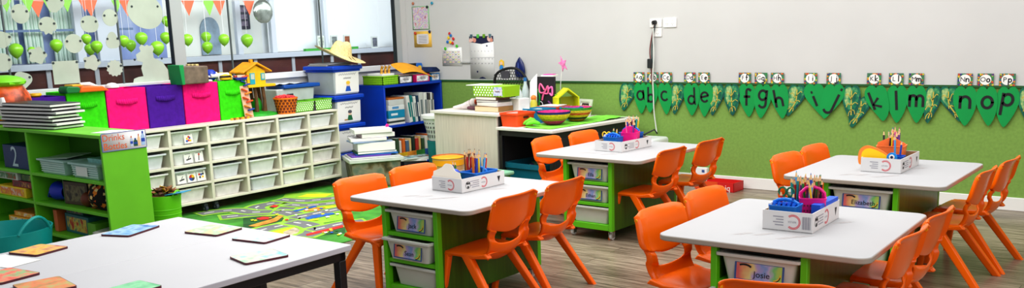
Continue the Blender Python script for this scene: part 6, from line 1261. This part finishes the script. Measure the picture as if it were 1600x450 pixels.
# second level
def gamebox(x, y, z, w, d, h, c, lb, pic=None, a=0):
    t = thing('game_box', lb, 'game box', (x, y, z), a); b = B(); bx(b, -w/2, w/2, -d/2, d/2, 0, h); obj('box', b, mat(c, .5, .05, 10), t, bevel=.003)
    if pic: b = B(); poly(b, [(-w*.42, h*.15), (w*.42, h*.15), (w*.42, h*.85), (-w*.42, h*.85)], MF(0, -d/2-.001, 0)); obj('picture', b, ramp_mat('box_art', [(.3, pic[0]), (.5, pic[1]), (.65, pic[2])], 22, .5), t)
gamebox(-1.80, -4.87, .4525, .42, .2, .07, (240, 206, 40), 'long yellow game box at the left of the second shelf level', ((240, 206, 40), (226, 120, 60), (230, 230, 220)))
gamebox(-1.66, -4.86, .5235, .28, .2, .045, (150, 50, 60), 'dark red game box on the yellow one', ((150, 50, 60), (90, 40, 50), (226, 160, 80)))
gamebox(-1.86, -4.86, .569, .30, .2, .055, (206, 214, 206), 'white game box on top of the second shelf level stack', ((206, 214, 206), (60, 130, 80), (200, 60, 60)))
gamebox(-1.58, -4.85, .569, .22, .19, .05, (40, 90, 60), 'dark green game box beside the white one', ((40, 90, 60), (80, 120, 60), (180, 170, 90)))
b = B(); lathe(b, [(.05, 0), (.062, .02), (.058, .10), (.03, .13), (.0, .135)], 18); solo('green_jug', b, mat((20, 130, 80), .4), 'dark green rounded jug beside the shelf divider', 'jug', (-1.485, -4.89, .4525))
t = thing('blue_bucket', 'royal blue toy bucket lying on its side in the shelf', 'bucket', (-1.23, -4.88, .4525)); b = B(); R = [[Vector((.0+dx, r*math.cos(2*PI*j/20), .068+r*math.sin(2*PI*j/20)))for j in range(20)] for dx, r in ((-.07, .066), (.05, .052), (.06, .046), (.04, .046), (-.07, .060))]; rings(b, R, cap1=False); obj('body', b, mat((24, 50, 190), .4), t); b = B(); tube(b, [(-.07, -.062, .07), (-.12, -.05, .03), (-.14, 0, .01), (-.12, .05, .03), (-.07, .062, .07)], .006, 6); obj('handle', b, mat((24, 50, 190), .4), t)
gamebox(-1.0, -4.84, .4525, .26, .16, .155, (90, 70, 60), 'brown old picture box in the shelf middle', ((90, 70, 60), (130, 120, 90), (60, 50, 50)), .1)
b = B(); bx(b, -.008, .008, -.1, .06, 0, .16); solo('green_book', b, mat((40, 110, 50), .6), 'upright dark green book beside the brown picture box', 'book', (-1.145, -4.82, .4525))
for q in range(2): b = B(); bx(b, -.19, .19, -.10, .10, 0, .006); solo('flat_poster', b, mat(((190, 180, 170), (150, 160, 140))[q], .6, .3, 20), ('pale', 'greenish')[q]+' picture sheet lying flat before the brown box', 'poster', (-.98+.04*q, -4.87, .4525+.0065*q), .05*q) if False else None
t = thing('basketball_toy', 'small brown ball beside the patterned cushion in the shelf', 'ball', (-.85, -4.91, .4525)); b = B(); ell(b, (0, 0, .05), .05); obj('ball', b, mat((120, 60, 40), .5), t); t.name = 'brown_ball'
t = thing('sun_hat', 'white and maroon small cap leaning behind the brown ball', 'cap', (-.84, -4.80, .4525)); b = B(); lathe(b, [(.05, 0), (.05, .06), (.03, .11), (.0, .12)], 16, mi=[0, 1, 1]); obj('crown', b, [mat((110, 40, 40), .7), PAPER], t)
t = thing('giraffe_cushion', 'orange, cream and black patterned cushion in the shelf', 'cushion', (-.685, -4.93, .455)); b = B(); n = 10
top_ = [[b.verts.new((-.10+.20*i/n, .05*math.sin(PI*i/n)*math.sin(PI*j/n)+.004, .0+.165*j/n)) for j in range(n+1)] for i in range(n+1)]; bot_ = [[b.verts.new((-.10+.20*i/n, -.05*math.sin(PI*i/n)*math.sin(PI*j/n)-.004, .0+.165*j/n)) for j in range(n+1)] for i in range(n+1)]
for i in range(n):
    for j in range(n): b.faces.new((top_[i][j], top_[i][j+1], top_[i+1][j+1], top_[i+1][j])); b.faces.new((bot_[i][j], bot_[i+1][j], bot_[i+1][j+1], bot_[i][j+1]))
obj('cover', b, ramp_mat('patched_pattern', [(0, (24, 20, 18)), (.35, (226, 130, 40)), (.55, (240, 206, 140)), (.7, (200, 90, 40)), (.85, (30, 24, 20))], 42, .8, 'voronoi'), t)
# third level
gamebox(-1.02, -4.84, .2505, .34, .16, .13, (40, 120, 130), 'teal game box leaning on the third shelf level', ((40, 120, 130), (226, 206, 90), (200, 60, 50)), -.05)
gamebox(-1.25, -4.86, .2505, .05, .18, .15, (206, 110, 60), 'orange narrow box beside the teal game box')
gamebox(-1.06, -4.84, .3815, .22, .14, .035, (60, 110, 110), 'small dark teal box lying on the teal game box', ((60, 110, 110), (90, 60, 80), (160, 160, 110)))
gamebox(-.80, -4.85, .2505, .10, .18, .10, (120, 190, 60), 'lime green box on the third shelf level')
for q in range(5): b = B(); bx(b, -.12, .12, -.09, .09, 0, .006); o = solo('white_booklet', b, mat((216, 214, 206), .6, .1, 30), 'white booklet loosely stacked at the right of the third level', 'booklet', (-.60+.01*q, -4.89, .2505+.012+.013*q), .15*q-.2, 'white booklets in the shelf'); o.rotation_euler = (.0, .06*(q-2)*.4, .15*q-.2)
for q in range(3): gamebox(-1.12+.26*q, -4.87, .0605, .24, .2, .12-.02*q, ((200, 170, 60), (60, 70, 110), (60, 130, 190))[q], ('ochre', 'navy', 'bright blue')[q]+' picture box on the lowest shelf level', ((200, 160, 60), (60, 90, 140), (190, 70, 60)))
gamebox(-1.75, -4.87, .2505, .36, .18, .05, (236, 180, 40), 'yellow flat box in the left part of the third level', ((236, 180, 40), (240, 240, 230), (60, 100, 160)))
gamebox(-1.72, -4.86, .3015, .30, .17, .035, (226, 150, 60), 'orange flat box on the yellow flat box', ((226, 150, 60), (240, 200, 80), (230, 230, 230)))
# flexible tubs on the floor
def trug(x, y, r, h, c, lb, sq=1.0):
    t = thing('flexible_tub', lb, 'tub', (x, y, 0)); mt = mat(c, .45, .05, 8); b = B(); lathe(b, [(r*.76, 0), (r*.80, .01), (r*.97, h*.9), (r, h), (r*.965, h), (r*.93, h*.9), (r*.74, .012)], 32)
    for k in range(7): lathe(b, [(r*(.80+.17*(k+1)/9)+.001, h*(.1+.8*k/8)), (r*(.80+.17*(k+1)/9)+.0035, h*(.1+.8*k/8)+.006), (r*(.80+.17*(k+1)/9)+.002, h*(.1+.8*k/8)+.012)], 32, cap0=False, cap1=False)
    obj('body', b, mt, t)
    for s in (-1, 1):
        b = B(); P = []
        for j in range(13): a = -.42+.84*j/12; P.append((s*r*.985*math.cos(a), s*r*.985*math.sin(a), h-.006+.30*r*math.cos(a/.42*PI/2)**.8))
        tube(b, P, .010*(r/.3)**.5, 8); hd = obj('handle', b, mt, t); hd.rotation_euler = (0, 0, .35)
    return t
trug(-.76, -5.52, .29, .43, (0, 150, 146), 'teal flexible tub on the floor before the green shelf')
trug(-.86, -5.50, .0+.05, .05, (0, 150, 146), 'x') if False else None
trug(-1.245, -4.13, .125, .375, (110, 206, 30), 'lime flexible tub of dry leaves behind the green shelf end')
rr_ = random.Random(5)
for q in range(22):
    a, r = q*2.4, .11*math.sqrt(q/22); b = B(); s = rr_.uniform(.03, .05); poly(b, [(-s, 0, 0), (-s*.3, -s*.5, .008), (s, 0, .012), (-s*.2, s*.55, .006)]); c = ((120, 76, 36), (206, 160, 50), (90, 56, 30), (150, 96, 50))[q % 4]
    o = solo('dry_leaf', b, mat(c, .7, .2, 30), ('brown', 'yellow', 'dark brown', 'tan')[q % 4]+' dry leaf in the lime flexible tub', 'leaf', (-1.245+r*.85*math.cos(a), -4.13+r*.85*math.sin(a), .385+.03*(1-q/22)), a, 'dry leaves in the lime tub', solid=.003); o.rotation_euler = (rr_.uniform(-.7, .7), rr_.uniform(-.7, .7), a)
b = B(); lathe(b, [(.085, 0), (.108, .35), (.09, .36)], 18); solo('leaf_bag', b, mat((96, 62, 36), .8, .3, 20), 'brown bag of leaf litter filling the lime flexible tub', 'bag', (-1.245, -4.13, .013)); 
b = B(); bx(b, -.02, .13, -.06, .06, 0, .006); o = solo('blue_slip', b, mat((60, 160, 206), .5), 'small light blue card tucked in the lime tub edge', 'card', (-1.17, -4.11, .38)); o.rotation_euler = (0, -.15, .4)
